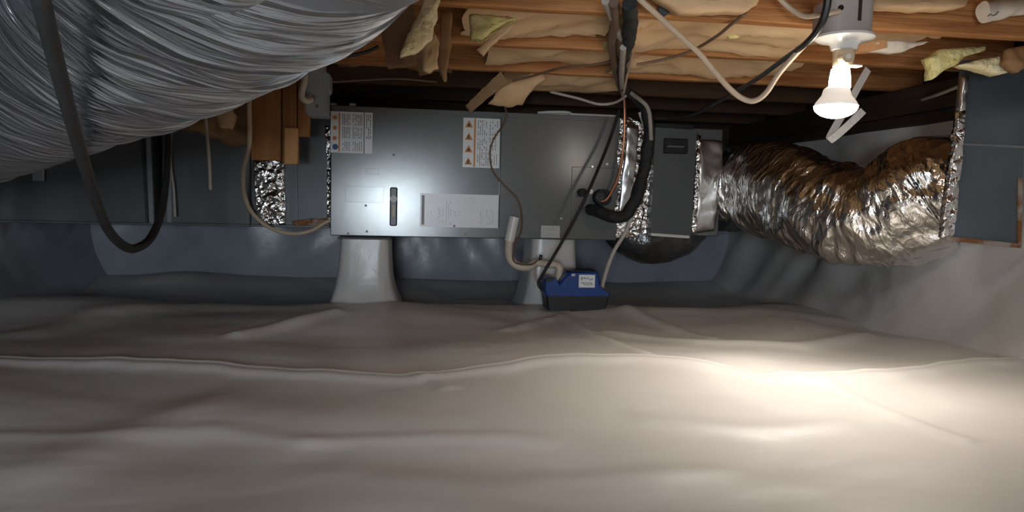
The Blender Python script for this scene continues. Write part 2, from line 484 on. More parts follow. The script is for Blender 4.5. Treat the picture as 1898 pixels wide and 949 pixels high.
def height_mesh(name, X, Y, Z, m, parent=None, thick=0):
    ny, nx = X.shape
    mb = MB()
    vs = np.stack([X.ravel(), Y.ravel(), Z.ravel()], 1).tolist()
    fs = [(j * nx + i, j * nx + i + 1, (j + 1) * nx + i + 1, (j + 1) * nx + i) for j in range(ny - 1) for i in range(nx - 1)]
    mb.add(vs, fs)
    return mb.build(name, m, parent, smooth='all', fix=False)
gx = np.linspace(-1.80, 1.92, 250); gy = np.concatenate([np.linspace(Y_F - .1, 0.4, 40), np.linspace(0.41, 4.05, 290)])
GX, GY = np.meshgrid(gx, gy)
floor = struct(height_mesh('floor', GX, GY, floor_h(GX, GY), 'liner'))
# front sheet of liner lapped over the rear one
nu, nv = 260, 190
ux = np.linspace(-1.80, 1.92, nu); vv = np.linspace(0, 1, nv) ** 1.35
UX, VV = np.meshgrid(ux, vv)
SY = np.interp(UX, sx, sy) + 0.004 * np.sin(23 * UX) + 0.003 * np.sin(51 * UX)
FY = SY + (0.35 - SY) * VV
lift = 0.004 + 0.007 * np.exp(-((SY - FY) / 0.012) ** 2) + 0.010 * np.exp(-((SY - FY - 0.03) / 0.03) ** 2)
lift = np.where(VV == 0, 0.0005, lift)
FZ = floor_h(UX, FY) + lift
FY = FY[::-1]; FZ = FZ[::-1]; UX2 = UX[::-1]
plabel(height_mesh('liner_sheet', UX2, FY, FZ, 'liner', floor), 'front liner sheet lapped over the rear one along a wavy seam')

# ---- walls with their liner
def wall_sheet(name, base, top_z, m, amp, foot, inward, vert=40, nx=160, seed=0.0):
    """liner hung on a wall: base = [(x,y)...] along the wall, foot = how far the hem runs out over the floor"""
    pl = spline([(a, b) for a, b in base], 24)
    vs, fs = [], []
    n = len(pl)
    for j in range(vert + 1):
        v = j / vert
        for i, (x, y) in enumerate(pl):
            z = top_z * v
            fl = foot * (1 - v) ** 5
            along = x * 1.3 + y
            f = amp * (noise.noise(Vector((along * 3.1, z * 1.5, seed))) + 0.6 * noise.noise(Vector((along * 7 + z * 4, z * 2.0, seed + 4)))
                       + 0.5 * abs(noise.noise(Vector((along * 5 - z * 6, z * 3, seed + 9)))))
            q = fl + f * (0.35 + 0.65 * math.sin(math.pi * min(1, v * 1.1)))
            X = x + inward[0] * q; Y = y + inward[1] * q
            vs.append((X, Y, z))
    A = np.array(vs)
    zf = floor_h(A[:, 0], A[:, 1]) - 0.004
    A[:, 2] = zf + A[:, 2] * (top_z - zf) / top_z
    vs = A.tolist()
    for j in range(vert):
        for i in range(n - 1):
            fs.append((j * n + i, j * n + i + 1, (j + 1) * n + i + 1, (j + 1) * n + i))
    return MB().add(vs, fs)
wb = struct(wall_sheet('w', [(-1.72, Y_B), (-0.9, Y_B), (0, Y_B), (0.9, Y_B), (1.86, Y_B)], Z_W, 'wall_liner', 0.018, 0.05, (0, -1), seed=1.0)
            .build('wall_back', 'wall_liner', smooth='all'))
wl = struct(wall_sheet('w', [(-1.52, 2.2), (-1.56, 2.8), (-1.62, 3.4), (-1.66, 4.0)], Z_W, 'wall_liner', 0.02, 0.11, (1, 0), seed=5.0)
            .build('wall_left', 'wall_liner', smooth='all'))
wr_ = struct(wall_sheet('w', [(1.80, 0.3), (1.79, 1.2), (1.77, 2.0), (1.76, 3.0), (1.77, 4.0)], Z_W + .01, 'wall_liner_white', 0.048, 0.13, (-1, 0), vert=56, seed=8.0)
             .build('wall_right', 'wall_liner_white', smooth='all'))
# near left wall (out of frame) and the wall behind the camera with its open access hatch
struct(MB().box((-1.72, Y_F, -.1), (-1.62, 2.3, Z_T)).build('wall_left_near', 'concrete'))
mb = MB()
hx, hy, hz = HATCH
mb.box((-1.8, Y_F - .12, -.1), (hx - .36, Y_F, Z_T)).box((hx + .36, Y_F - .12, -.1), (1.95, Y_F, Z_T))
mb.box((hx - .36, Y_F - .12, hz + .25), (hx + .36, Y_F, Z_T)).box((hx - .36, Y_F - .12, -.1), (hx + .36, Y_F, hz - .25))
struct(mb.build('wall_front', 'concrete'))
# bare masonry and sill above the liner
struct(MB().box((-1.80, Y_B + .05, -.2), (1.95, Y_B + .15, Z_T)).build('wall_back_masonry', 'sill'))
struct(MB().box((X_R + .085, Y_F, -.2), (X_R + .19, Y_B + .05, Z_T)).build('wall_right_masonry', 'sill'))
struct(MB().box((-1.80, 2.3, -.2), (-1.70, Y_B + .05, Z_T)).build('wall_left_masonry', 'sill'))
struct(MB().box((X_R - .02, 0.3, Z_W + .012), (X_R + .085, Y_B + .04, Z_W + .05), .004).box((X_R - .035, 0.3, Z_W + .05), (X_R + .085, Y_B + .04, Z_J), .004).build('trim_1', 'sill'))
struct(MB().box((-1.68, Y_B - .04, Z_W + .012), (X_R - .04, Y_B + .05, Z_J), .004).build('trim_2', 'sill'))

# ---- ceiling: subfloor with the joists as its parts
ceil = struct(MB().box((-1.80, Y_F - .12, Z_T), (1.95, Y_B + .15, Z_T + .02)).build('ceiling', 'deck'))
JY = [1.68 + 0.406 * k for k in range(6)]
ORD = ['nearest joist in view, behind the lamp box', 'second joist, paper sagging in front of it', 'third joist, lowest bright orange edge',
       'joist with shade painted in above the air handler', 'joist with shade painted in behind the cabinet top', 'rear joist with shade painted in by the back wall']
def joist(y, m, lab=None):
    mb = MB()
    n = 40
    x0, x1 = -1.69, 1.83
    vs, fs = [], []
    for i in range(n + 1):
        x = x0 + (x1 - x0) * i / n
        d = 0.004 * noise.noise(Vector((x * 1.5, y * 3, 0))); e = 0.003 * noise.noise(Vector((x * 6, y * 3, 5)))
        b = 0.003
        for (yy, zz) in ((b, 0), (.038 - b, 0), (.038, b), (.038, Z_T - Z_J), (0, Z_T - Z_J), (0, b)):
            vs.append((x, y + yy + d, Z_J + zz + (e if zz < .1 else 0)))
    for i in range(n):
        for k in range(6):
            a, c = i * 6 + k, i * 6 + (k + 1) % 6
            fs.append((a, c, c + 6, a + 6))
    fs += [tuple(range(6))[::-1], tuple(range(n * 6, n * 6 + 6))]
    o = mb.add(vs, fs).build('joist', m, ceil, smooth=True)
    if lab: plabel(o, lab)
for k, y in enumerate(JY):
    joist(y, 'joist' if k < 3 else 'joist_shaded', ORD[k])  # rear joists carry their shade in the wood colour
for k in range(1, 9):
    y = JY[0] - 0.406 * k
    if y > Y_F: joist(y, 'joist')

# ---- insulation batts with kraft facing between the joists
def batt(x0, x1, y0, y1, zb, label, seed, sag=0.02, m='kraft', deep=True, fm='fibre'):
    nx_, ny_ = max(8, int((x1 - x0) / 0.016)), 20
    c = Vector(((x0 + x1) / 2, (y0 + y1) / 2, zb))
    t = thing('insulation_batt', c, label, 'insulation')
    vs, fs = [], []
    for j in range(ny_ + 1):
        v = j / ny_
        for i in range(nx_ + 1):
            u = i / nx_
            x = x0 + (x1 - x0) * u + 0.02 * noise.noise(Vector((v * 4, seed, u * 2)))
            y = y0 + (y1 - y0) * v
            pr = max(0, math.sin(math.pi * v)) ** 0.35
            z = zb + .03 * (1 - v) - sag * pr * (0.9 + 1.3 * noise.noise(Vector((x * 3.1, seed, 0))))
            q = Vector((x * 3.0, y * 9, seed))
            z += pr * (0.016 * noise.noise(q) + 0.014 * (abs(noise.noise(Vector((x * 5 + y * 9, y * 10, seed + 3)))) - .3)
                       + 0.004 * noise.noise(Vector((x * 14, y * 26, seed)))
                       - 0.024 * max(0, 1 - 5 * abs(noise.noise(Vector((x * 2.6 + y * 3.5, y * 5 - x * .8, seed + 6))))))
            z = max(min(z, zb + .021), Z_J - .012)
            vs.append((x, y, z))
    n1 = nx_ + 1
    for j in range(ny_):
        for i in range(nx_):
            fs.append((j * n1 + i, (j + 1) * n1 + i, (j + 1) * n1 + i + 1, j * n1 + i + 1))
    # turned-up flanges against both joists
    MB().add(vs, fs).build('kraft_facing', m, t, smooth='all', fix=False)
    if deep:
        MB().box((x0 + .012, y0 + .004, zb + .022), (x1 - .012, y1 - .004, Z_T - .004), .01).build('fiberglass_fill', fm, t)
    return t
def bay(k): return JY[k] + .040, JY[k + 1] - .002
a, b = bay(0)
XP = lambda px, py, Y: at(px, py, Y).x
batt(XP(860, 60, 1.9), XP(1138, 60, 1.9), a, b, .908, 'kraft-faced batt sagging left of the pipe bundle, behind the nearest joist', 1.0, .022)
batt(XP(1150, 60, 1.9), XP(1500, 60, 1.9), a, b, .895, 'wide kraft-faced batt between the pipe bundle and the lamp, yellow spot on it', 2.0, .026)
batt(XP(1540, 60, 1.9), XP(1720, 60, 1.9), a, b, .925, 'kraft-faced batt right behind the lamp box', 3.0, .016)
a, b = bay(1)
batt(XP(905, 110, 2.3), XP(1135, 110, 2.3), a, b, .912, 'kraft-faced batt behind the second joist, above the air handler seam', 4.0, .022)
batt(XP(1150, 110, 2.3), XP(1470, 110, 2.3), a, b, .897, 'kraft-faced batt behind the second joist, right of the pipe bundle', 5.0, .026)
batt(XP(600, 110, 2.3), XP(800, 110, 2.3), a, b, .955, 'brownish batt left, over the electrical box', 6.0, .012, 'kraft_brown_and_shaded')
a, b = bay(2)
batt(XP(930, 160, 2.7), XP(1150, 160, 2.7), a, b, .895, 'torn kraft batt hanging lowest over the air handler top', 7.0, .030)
batt(XP(1180, 170, 2.7), XP(1500, 170, 2.7), a, b, .945, 'kraft batt with shade painted in above the filter door', 8.0, .012, 'kraft_brown_and_shaded')  # darker paper colour stands in for the shade back here
batt(XP(620, 160, 2.7), XP(840, 160, 2.7), a, b, .935, 'kraft batt with shade painted in above the left warning sheet', 9.0, .014, 'kraft_brown_and_shaded')  # shade put into the paper colour here too
# light green-yellow fibre showing through a tear
tag(slab([P(1349, 66, 1.88), P(1356, 60, 1.88), P(1366, 60, 1.88), P(1372, 66, 1.88), P(1364, 71, 1.88), P(1354, 71, 1.88)], .01, .004, 40, .006)
    .build('fiberglass_tuft', 'fibre', smooth='all'), 'small yellow fiber tuft poking through paper right of the pipe bundle', 'insulation')

# ================================================================== LAMP
LY = 1.57
lc = at(1557, 190, LY)                       # lamp axis
zl = lambda py: at(1557, py, LY).z
lamp = thing('ceiling_lamp', (lc.x + .01, LY, zl(222)), 'lit reflector bulb in a porcelain holder under a grey junction box', 'lamp')
bxc = at(1570, 40, LY).x
mb = MB()
zb0, zb1 = zl(66), zl(3)
prof = []
for k in range(24):                          # round-cornered junction box
    a_ = 2 * math.pi * k / 24
    prof.append((math.copysign(abs(math.cos(a_)) ** .5, math.cos(a_)) * .054, math.copysign(abs(math.sin(a_)) ** .5, math.sin(a_)) * .054))
vs = [(bxc + x, LY + y + .02, z) for z in (zb0, zb1) for x, y in prof]
fs = [(k, (k + 1) % 24, 24 + (k + 1) % 24, 24 + k) for k in range(24)] + [tuple(range(24))[::-1], tuple(range(24, 48))]
jb = mb.add(vs, fs).build('junction_box', 'pvc_box', lamp, smooth=True)
yf = LY + .02 - .054
MB().box((at(1590, 30, yf).x, yf - .001, zl(44)), (at(1597, 30, yf).x, yf + .004, zl(5)), .001).build('slot', 'sill', jb)
MB().disc_y((at(1559, 20, yf).x, yf - .0005, zl(22)), .006, .003).build('cable_hole', 'black', jb)
hc = (lc.x + .006, LY + .006, 0)
z0 = zl(66)
MB().lathe([(.020, z0 - .033), (.028, z0 - .030), (.031, z0 - .020), (.036, z0 - .014), (.058, z0 - .009), (.064, z0 - .005), (.064, z0)], hc, 36)\
    .build('lamp_holder', 'porcelain', lamp, smooth=True)
za = zl(90)
ad = MB().lathe([(.016, za - .042), (.023, za - .038), (.0235, za - .006), (.020, za)], hc, 28).build('socket_adapter', 'bakelite', lamp, smooth=True)
MB().disc_y((hc[0] - .010, LY - .028, za - .022), .0145, .02, 22).build('outlet_face', 'bakelite', ad, smooth=True)
MB().disc_y((hc[0] - .010, LY - .030, za - .022), .006, .004, 14).build('outlet_plug', 'porcelain', ad, smooth=True)
MB().box((hc[0] + .012, LY - .018, za - .041), (hc[0] + .034, LY + .004, za - .036), .002).build('pull_tab', 'porcelain', ad)
bcx, bcy = at(1549, 200, LY).x, LY
zt, zm, zk, zbm = zl(125), zl(163), zl(197), zl(220)
Rb = 0.0475
base = MB().lathe([(.0235, zm), (.0225, (zt + zm) / 2), (.0195, zt - .004), (.014, zt)], (bcx + .006, bcy, 0), 32).build('bulb_collar', 'bulb_base', lamp, smooth=True)
bl = MB().lathe([(Rb, zk), (Rb - .004, zk + .008), (Rb - .016, zk + .024), (.028, zm - .004), (.0235, zm)], (bcx, bcy, 0), 40).build('bulb_reflector', 'bulb_neck', lamp, smooth='all')
prf = [(0.001, zbm)] + [(Rb * math.sin(t * math.pi / 2 / 8), zbm + (zk - zbm) * (1 - math.cos(t * math.pi / 2 / 8))) for t in range(1, 9)]
MB().lathe(prf, (bcx, bcy, 0), 40).build('bulb_lens', 'bulb_lens', lamp, smooth='all')
sl = bpy.data.lights.new('bulb_beam', 'SPOT')
sl.energy = 18; sl.color = (1.0, 0.92, 0.81); sl.spot_size = R(155); sl.spot_blend = 1.0; sl.shadow_soft_size = .045
so = bpy.data.objects.new('bulb_beam', sl); COL.objects.link(so); so.parent = lamp
so.location = Vector((bcx, bcy, zbm - .006)) - ORIGIN[lamp]
so.rotation_euler = Vector((-.16, -.26, -1)).to_track_quat('-Z', 'Y').to_euler()

# ================================================================== AIR HANDLER
YA = 2.95
ax0, ax1 = at(613, 310, YA).x, at(1146, 330, YA).x
axm = at(925.5, 315, YA).x
az1 = (at(612, 196, YA).z + at(1145, 216, YA).z) / 2
az0 = (at(617, 437, YA).z + at(1145, 446, YA).z) / 2
ah = thing('air_handler', ((ax0 + ax1) / 2, YA + .27, az0), 'long grey air handler cabinet lying on its side with warning sheets', 'air handler')
MB().box((ax0 + .004, YA + .006, az0 + .004), (ax1 - .004, YA + .54, az1 - .002), .004).build('casing', 'grey', ah)
dpl = MB().box((ax0, YA - .006, az0), (axm - .0015, YA + .006, az1), .0035).build('door_panel', 'grey', ah)
plabel(dpl, 'left panel with latch and spec sheet')
dpr = MB().box((axm + .0015, YA - .006, az0 + .002), (ax1, YA + .006, az1), .0035).build('door_panel', 'grey', ah)
plabel(dpr, 'right panel with the small access cover')
MB().box((ax0 + .002, YA - .008, az1 - .022), (ax1 - .002, YA - .0055, az1 - .001), .001).build('top_flange', 'grey', ah)
YP = YA - .006
# latch handle: black recess with badge and pale insert
h0, h1 = at(723, 347, YP), at(736, 419, YP)
ht = MB().box((h0.x, YP - .009, h1.z), (h1.x, YP + .001, h0.z), .005).build('latch_handle', 'black_plastic', dpl)
hm = (h0.x + h1.x) / 2
hh = h0.z - h1.z
MB().disc_y((hm, YP - .013, h0.z - .30 * hh), .0135, .006, 20).build('latch_badge', 'label_warm', dpl)
MB().box((hm - .0065, YP - .0115, h0.z - .77 * hh), (hm + .0065, YP - .008, h0.z - .44 * hh), .002).build('latch_insert', 'paper', dpl)
# access cover with rounded pillow edge
c0, c1 = at(1060, 309, YP), at(1146, 440, YP)
MB().box((c0.x, YP - .003, az0 + .004), (ax1 - .002, YP + .001, c0.z), .002).build('access_cover', 'grey', dpr)
# faint raised patches where a sheet was peeled off
p0, p1 = at(640, 345, YP), at(711, 376, YP)
MB().box((p0.x, YP - .0012, p1.z), (p1.x, YP + .0005, p0.z), .0005).build('old_sticker', 'grey', dpl)
p0, p1 = at(678, 312, YP), at(703, 324, YP)
MB().box((p0.x, YP - .0012, p1.z), (p1.x, YP + .0005, p0.z), .0005).build('old_sticker', 'grey', dpl)
for px, py, par in ((730, 287, dpl), (678, 381, dpl), (680, 429, dpl), (863, 434, dpl), (842, 419, dpl), (1125, 304, dpr), (1098, 309, dpr), (1040, 405, dpr), (645, 433, dpl)):
    q = at(px, py, YP)
    MB().disc_y((q.x, YP - .0045, q.z), .0048, .005, 10).build('screw', 'screw' if px > 1000 else 'screw_dark', par)

def strokes(mb, x0, x1, z0, z1, y, cols, per, seed, fill=.8, vertical=True, wdt=.0018):
    """rows of tiny illegible print as raised-ink dashes"""
    rr = random.Random(seed)
    for c in range(cols):
        if vertical:
            x = x0 + (x1 - x0) * (c + .5) / cols
            z = z0
            while z < z1:
                l = rr.uniform(.6, 1.6) * (z1 - z0) / per
                if rr.random() < fill:
                    mb.box((x - wdt / 2, y - .0004, z), (x + wdt / 2, y + .0003, min(z + l * .75, z1)))
                z += l
        else:
            z = z0 + (z1 - z0) * (c + .5) / cols
            x = x0
            while x < x1:
                l = rr.uniform(.6, 1.6) * (x1 - x0) / per
                if rr.random() < fill:
                    mb.box((x, y - .0004, z - wdt / 2), (min(x + l * .75, x1), y + .0003, z + wdt / 2))
                x += l
    return mb
YL = YP - .0016
def sheet(name, pa, pb, m='label', y=None):
    a, b = at(*pa, YP), at(*pb, YP)
    o = MB().box((a.x, YL, b.z), (b.x, YP + .0003, a.z)).build(name, m, ah)
    return o, a, b
# left warning sheet
o, a, b = sheet('warning_label', (613, 206), (690, 285), 'label')
plabel(o, 'warning sheet at the top left with one blue disc')
wx, wz = b.x - a.x, a.z - b.z
MB().box((a.x + .19 * wx, YL - .0006, b.z + .02 * wz), (a.x + .225 * wx, YL + .0002, a.z - .03 * wz)).build('orange_stripe', 'orange', o)
MB().box((a.x + .79 * wx, YL - .0006, b.z + .0 * wz), (a.x + .81 * wx, YL + .0002, a.z)).build('black_line', 'ink', o)
for k in range(3):
    MB().disc_y((a.x + .10 * wx, YL - .0007, a.z - (.15 + .25 * k) * wz), .0085, .001, 14).build('orange_disc', 'orange', o)
MB().disc_y((a.x + .115 * wx, YL - .0007, b.z + .14 * wz), .0115, .001, 18).build('blue_disc', 'blueink', o)
mb = MB()
for (u0, u1, v0, v1, c) in ((.27, .47, .68, .95, 5), (.52, .76, .68, .95, 6), (.27, .47, .36, .63, 5), (.52, .76, .36, .63, 6), (.27, .47, .05, .28, 4), (.52, .76, .05, .28, 5), (.84, .97, .36, .95, 3)):
    strokes(mb, a.x + u0 * wx, a.x + u1 * wx, b.z + v0 * wz, b.z + v1 * wz, YL - .0003, c, 7, c * 13 + int(v0 * 90), .85, True, .0026)
mb.build('print', 'ink', o)['kind'] = 'stuff'
# right warning sheet with hazard triangles
o, a, b = sheet('warning_label', (859, 218), (925, 312), 'label')
plabel(o, 'warning sheet at the top right with four orange triangles')
wx, wz = b.x - a.x, a.z - b.z
MB().box((a.x + .295 * wx, YL - .0006, b.z + .01 * wz), (a.x + .34 * wx, YL + .0002, a.z - .01 * wz)).build('orange_stripe', 'orange', o)
for k in range(4):
    zc = a.z - (.125 + .25 * k) * wz; xc = a.x + .155 * wx; s_ = .022
    tr = MB().prism([(xc - s_ * .72, YL - .0007, zc - s_ * .62), (xc + s_ * .72, YL - .0007, zc - s_ * .62), (xc, YL - .0007, zc + s_ * .7)], .001).build('hazard_triangle', 'orange', o)
    mk = MB()
    if k % 2 == 0:
        mk.disc_y((xc, YL - .0011, zc - .004), .0062, .001, 10)
    else:
        mk.prism([(xc - .004, YL - .0011, zc - .010), (xc + .005, YL - .0011, zc - .010), (xc + .001, YL - .0011, zc - .002), (xc + .004, YL - .0011, zc + .004), (xc - .003, YL - .0011, zc + .006), (xc - .005, YL - .0011, zc - .002)], .001)
    mk.build('hazard_symbol', 'ink', tr)
mb = MB()
for (u0, u1, v0, v1, c) in ((.38, .66, .66, .96, 5), (.38, .66, .34, .62, 5), (.38, .72, .04, .31, 6), (.70, .96, .66, .96, 4), (.70, .92, .36, .62, 3), (.76, .96, .06, .28, 3)):
    strokes(mb, a.x + u0 * wx, a.x + u1 * wx, b.z + v0 * wz, b.z + v1 * wz, YL - .0003, c, 6, c * 17 + int(v0 * 70), .8, True, .0024)
mb.build('print', 'ink', o)['kind'] = 'stuff'
# white spec sheet
o, a, b = sheet('spec_label', (779, 358), (923, 423), 'label')
plabel(o, 'large white spec sheet beside the latch')
wx, wz = b.x - a.x, a.z - b.z
MB().box((a.x + .02 * wx, YL - .0006, b.z + .06 * wz), (a.x + .055 * wx, YL + .0002, a.z - .06 * wz)).build('dark_bar', 'ink_grey', o)
mb = MB()
for (u0, u1, v0, v1, c) in ((.22, .26, .1, .6, 2), (.27, .30, .1, .55, 2), (.32, .40, .06, .8, 3), (.55, .70, .72, .92, 4), (.42, .52, .3, .5, 2), (.76, .80, .15, .6, 2), (.84, .94, .1, .62, 4), (.08, .16, .3, .5, 2)):
    strokes(mb, a.x + u0 * wx, a.x + u1 * wx, b.z + v0 * wz, b.z + v1 * wz, YL - .0003, c, 9, c * 19 + int(u0 * 70), .55, True, .0014)
mb.build('print', 'ink_grey', o)['kind'] = 'stuff'
# small rating plate
o, a, b = sheet('rating_plate', (1003, 418), (1037, 441), 'label_warm')
wx, wz = b.x - a.x, a.z - b.z
strokes(MB(), a.x + .08 * wx, b.x - .08 * wx, b.z + .12 * wz, a.z - .12 * wz, YL - .0003, 5, 7, 3, .7, False, .002).build('print', 'ink_grey', o)['kind'] = 'stuff'
# refrigerant stubs on the access cover
for (px, py, r, L_) in ((1077, 357, .017, .04), (1112, 366, .034, .06)):
    q = at(px, py, YP)
    MB().disc_y((q.x, YP - L_, q.z), r, L_ + .002, 20).build('line_stub', 'foam', ah, smooth=True)
q = at(1092, 355, YP)
MB().disc_y((q.x, YP - .03, q.z), .010, .03, 12).build('brass_cap', 'screw', ah, smooth=True)
q = at(1103, 367, YP - .06)
MB().lathe([(.034, -.008), (.036, 0), (.034, .008)], (0, 0, 0), 20)
MB().disc_y((at(1107, 366, YP).x - .004, YP - .068, at(1107, 366, YP).z), .020, .01, 18).build('valve_nut', 'hose', ah, smooth=True)

# white crumpled strip and scrap lying on the cabinet top
zt_ = az1 + .001
sp = [Vector(p) for p in spline([(at(996, 210, 2.99).x, 2.98, zt_ + .006), (at(1020, 210, 2.99).x, 2.97, zt_ + .010), (at(1048, 210, 2.99).x, 2.97, zt_ + .012), (at(1058, 210, 2.99).x, 2.99, zt_ + .008), (at(1040, 210, 3.0).x, 3.01, zt_ + .006), (at(1005, 210, 3.0).x, 3.01, zt_ + .006)], 6)]
tag(MB().tube(sp, .006, 8).build('plastic_tie', 'pvc', smooth=True), 'loop of white plastic strip lying on the air handler top', 'strip')
tag(MB().box((at(1056, 213, 2.96).x, 2.955, az1 + .0005), (at(1146, 216, 2.96).x, 2.985, az1 + .009), .003).build('foam_strip', 'pvc'), 'straight white strip along the right top edge of the air handler', 'strip')
tag(MB().box((at(614, 188, 3.0).x, 2.965, az1 + .0005), (at(626, 188, 3.0).x, 2.99, az1 + .012), .004).build('paper_scrap', 'paper'), 'small white scrap at the left end of the air handler top', 'scrap')
tag(MB().box((at(648, 188, 3.0).x, 2.965, az1 + .0005), (at(661, 188, 3.0).x, 2.99, az1 + .014), .004).build('paper_scrap', 'paper'), 'white scrap on the air handler top right of the smaller one', 'scrap')

# ================================================================== PIERS WRAPPED IN LINER
def pier(xc, yc, wd, dp, ztop, flare, label, seed):
    vs, fs = [], []
    seg, ring = 48, 26
    zf = fz(xc, yc - dp / 2) - .02
    for j in range(ring + 1):
        v = j / ring
        z = zf + (ztop - zf) * v
        fl = flare * (1 - v) ** 4.0 + .012 * (1 - v)
        for k in range(seg):
            a_ = 2 * math.pi * k / seg
            ca, sa = math.cos(a_), math.sin(a_)
            ex = .34
            x = math.copysign(abs(ca) ** ex, ca) * (wd / 2 + fl); y = math.copysign(abs(sa) ** ex, sa) * (dp / 2 + fl)
            q = Vector((ca * 2 + seed, sa * 2, z * 5))
            d = 1 + (.018 + .05 * (1 - v) ** 3) * noise.noise(q) + .012 * (1 - v) * noise.noise(q * 3)
            vs.append((xc + x * d, yc + y * d, z))
    for j in range(ring):
        for k in range(seg):
            a_, b_ = j * seg + k, j * seg + (k + 1) % seg
            fs.append((a_, b_, b_ + seg, a_ + seg))
    fs.append(tuple(range(ring * seg, ring * seg + seg)))
    t = thing('support_pier', (xc, yc, zf), label, 'pier')
    MB().add(vs, fs).build('liner_wrap', 'pier_wrap', t, smooth=True)
    return t
pa, pb = at(627, 440, 2.84), at(722, 440, 2.84)
t = pier((pa.x + pb.x) / 2, 3.0, pb.x - pa.x, .30, az0 - .008, .034, 'white plastic-wrapped pier flaring onto the floor under the latch side', 1.0)
MB().box((pa.x - .004, 2.86, az0 - .009), (pb.x + .004, 3.14, az0 - .0005), .002).build('shim', 'black', t)
pa, pb = at(986, 450, 2.99), at(1072, 450, 2.99)
t = pier((pa.x + pb.x) / 2, 3.13, pb.x - pa.x, .26, az0 - .002, .035, 'white wrapped pier standing right behind the blue pump', 4.0)

# ================================================================== CONDENSATE PUMP
YQ = 2.70
pmp = thing('condensate_pump', (at(1070, 578, YQ).x, YQ + .06, at(1070, 578, YQ).z), 'blue and black condensate pump sitting on the white floor', 'pump')
def rim(points, y0, t, m, name, parent, inset=.006):
    """extruded silhouette with softened front and back edges"""
    pts = [at(px, py, YQ) for px, py in points]
    c = sum(pts, Vector()) / len(pts)
    n = len(pts)
    ar = sum(pts[i].x * pts[(i + 1) % n].z - pts[(i + 1) % n].x * pts[i].z for i in range(n))
    if ar < 0: pts = pts[::-1]
    layers = [(y0, -inset), (y0 + inset, 0), (y0 + t - inset, 0), (y0 + t, -inset)]
    vs, fs = [], []
    for yy, ins in layers:
        for p in pts:
            d = (p - c); d.y = 0
            q = c + d * (1 + ins / max(d.length, .01))
            vs.append((q.x, yy, q.z))
    for j in range(3):
        for k in range(n):
            fs.append((j * n + k, j * n + (k + 1) % n, (j + 1) * n + (k + 1) % n, (j + 1) * n + k))
    fs.append(tuple(range(n))[::-1]); fs.append(tuple(range(3 * n, 4 * n)))
    return MB().add(vs, fs).build(name, m, parent, smooth=True)
zb_ = fz(at(1070, 578, YQ).x, YQ + .02)
tank = rim([(1013, 548), (1129, 548), (1126, 566), (1122, 575), (1114, 581), (1062, 579), (1058, 575), (1016, 575)], YQ, .125, 'black_plastic', 'tank', pmp)
lid = rim([(1009, 519), (1016, 515.5), (1028, 515), (1031, 522), (1034, 531), (1040, 522), (1048, 512), (1059, 504), (1108, 504), (1111, 516), (1113, 530), (1121, 537), (1131, 544), (1130, 550), (1013, 550), (1009, 540)], YQ - .002, .129, 'blue', 'motor_cover', pmp)
MB().box((at(1055, 503, YQ).x, YQ + .02, at(1060, 504, YQ).z - .001), (at(1108, 503, YQ).x, YQ + .10, at(1060, 502, YQ).z + .001), .002).build('top_vent', 'black_plastic', lid)
MB().box((at(1059, 506, YQ).x, YQ - .0035, at(1060, 512, YQ).z), (at(1066, 506, YQ).x, YQ, at(1060, 507, YQ).z), .001).build('clip', 'label_warm', lid)
a, b = at(1073, 509, YQ), at(1102, 533, YQ)
lb = MB().box((a.x, YQ - .0038, b.z), (b.x, YQ - .001, a.z), .0006).build('pump_label', 'label', lid)
wx, wz = b.x - a.x, a.z - b.z
mb = strokes(MB(), a.x + .12 * wx, b.x - .14 * wx, a.z - .42 * wz, a.z - .18 * wz, YQ - .0039, 3, 6, 5, .8, False, .0022)
mb = strokes(mb, a.x + .12 * wx, b.x - .14 * wx, b.z + .18 * wz, b.z + .42 * wz, YQ - .0039, 3, 6, 8, .7, False, .0022)
mb.build('print', 'ink', lb)['kind'] = 'stuff'
rim([(1011, 517), (1026, 516), (1026, 521), (1011, 523)], YQ - .004, .03, 'black_plastic', 'cord_grip', lid, .002)
for px, py in ((1021, 544), (1029, 546), (1046, 530), (1118, 546), (1125, 547)):
    q = at(px, py, YQ)
    MB().disc_y((q.x, YQ - .0045, q.z), .0028, .004, 8).build('cover_screw', 'screw_dark', lid)

# power cord and tubes of the pump
cable('power_cord', [at(1148, 205, 2.84), at(1128, 265, 2.82), at(1095, 345, 2.76), at(1066, 405, 2.75), at(1032, 465, 2.73), at(1008, 505, 2.72), at(998, 525, 2.71), at(1004, 535, 2.71), at(1014, 534, 2.712)],
      .0062, 'black', label='black power cord running diagonally from the joists down to the pump', cat='cord')
cable('drain_tube', [at(1186, 208, 2.80), at(1197, 245, 2.80), at(1198, 300, 2.80), at(1182, 370, 2.80), at(1162, 425, 2.80), at(1140, 462, 2.80), at(1128, 490, 2.79), at(1119, 520, 2.77), at(1116, 534, 2.75)],
      .0078, 'vinyl', label='cloudy vinyl drain tube falling past the foil transition to the pump', cat='tube')

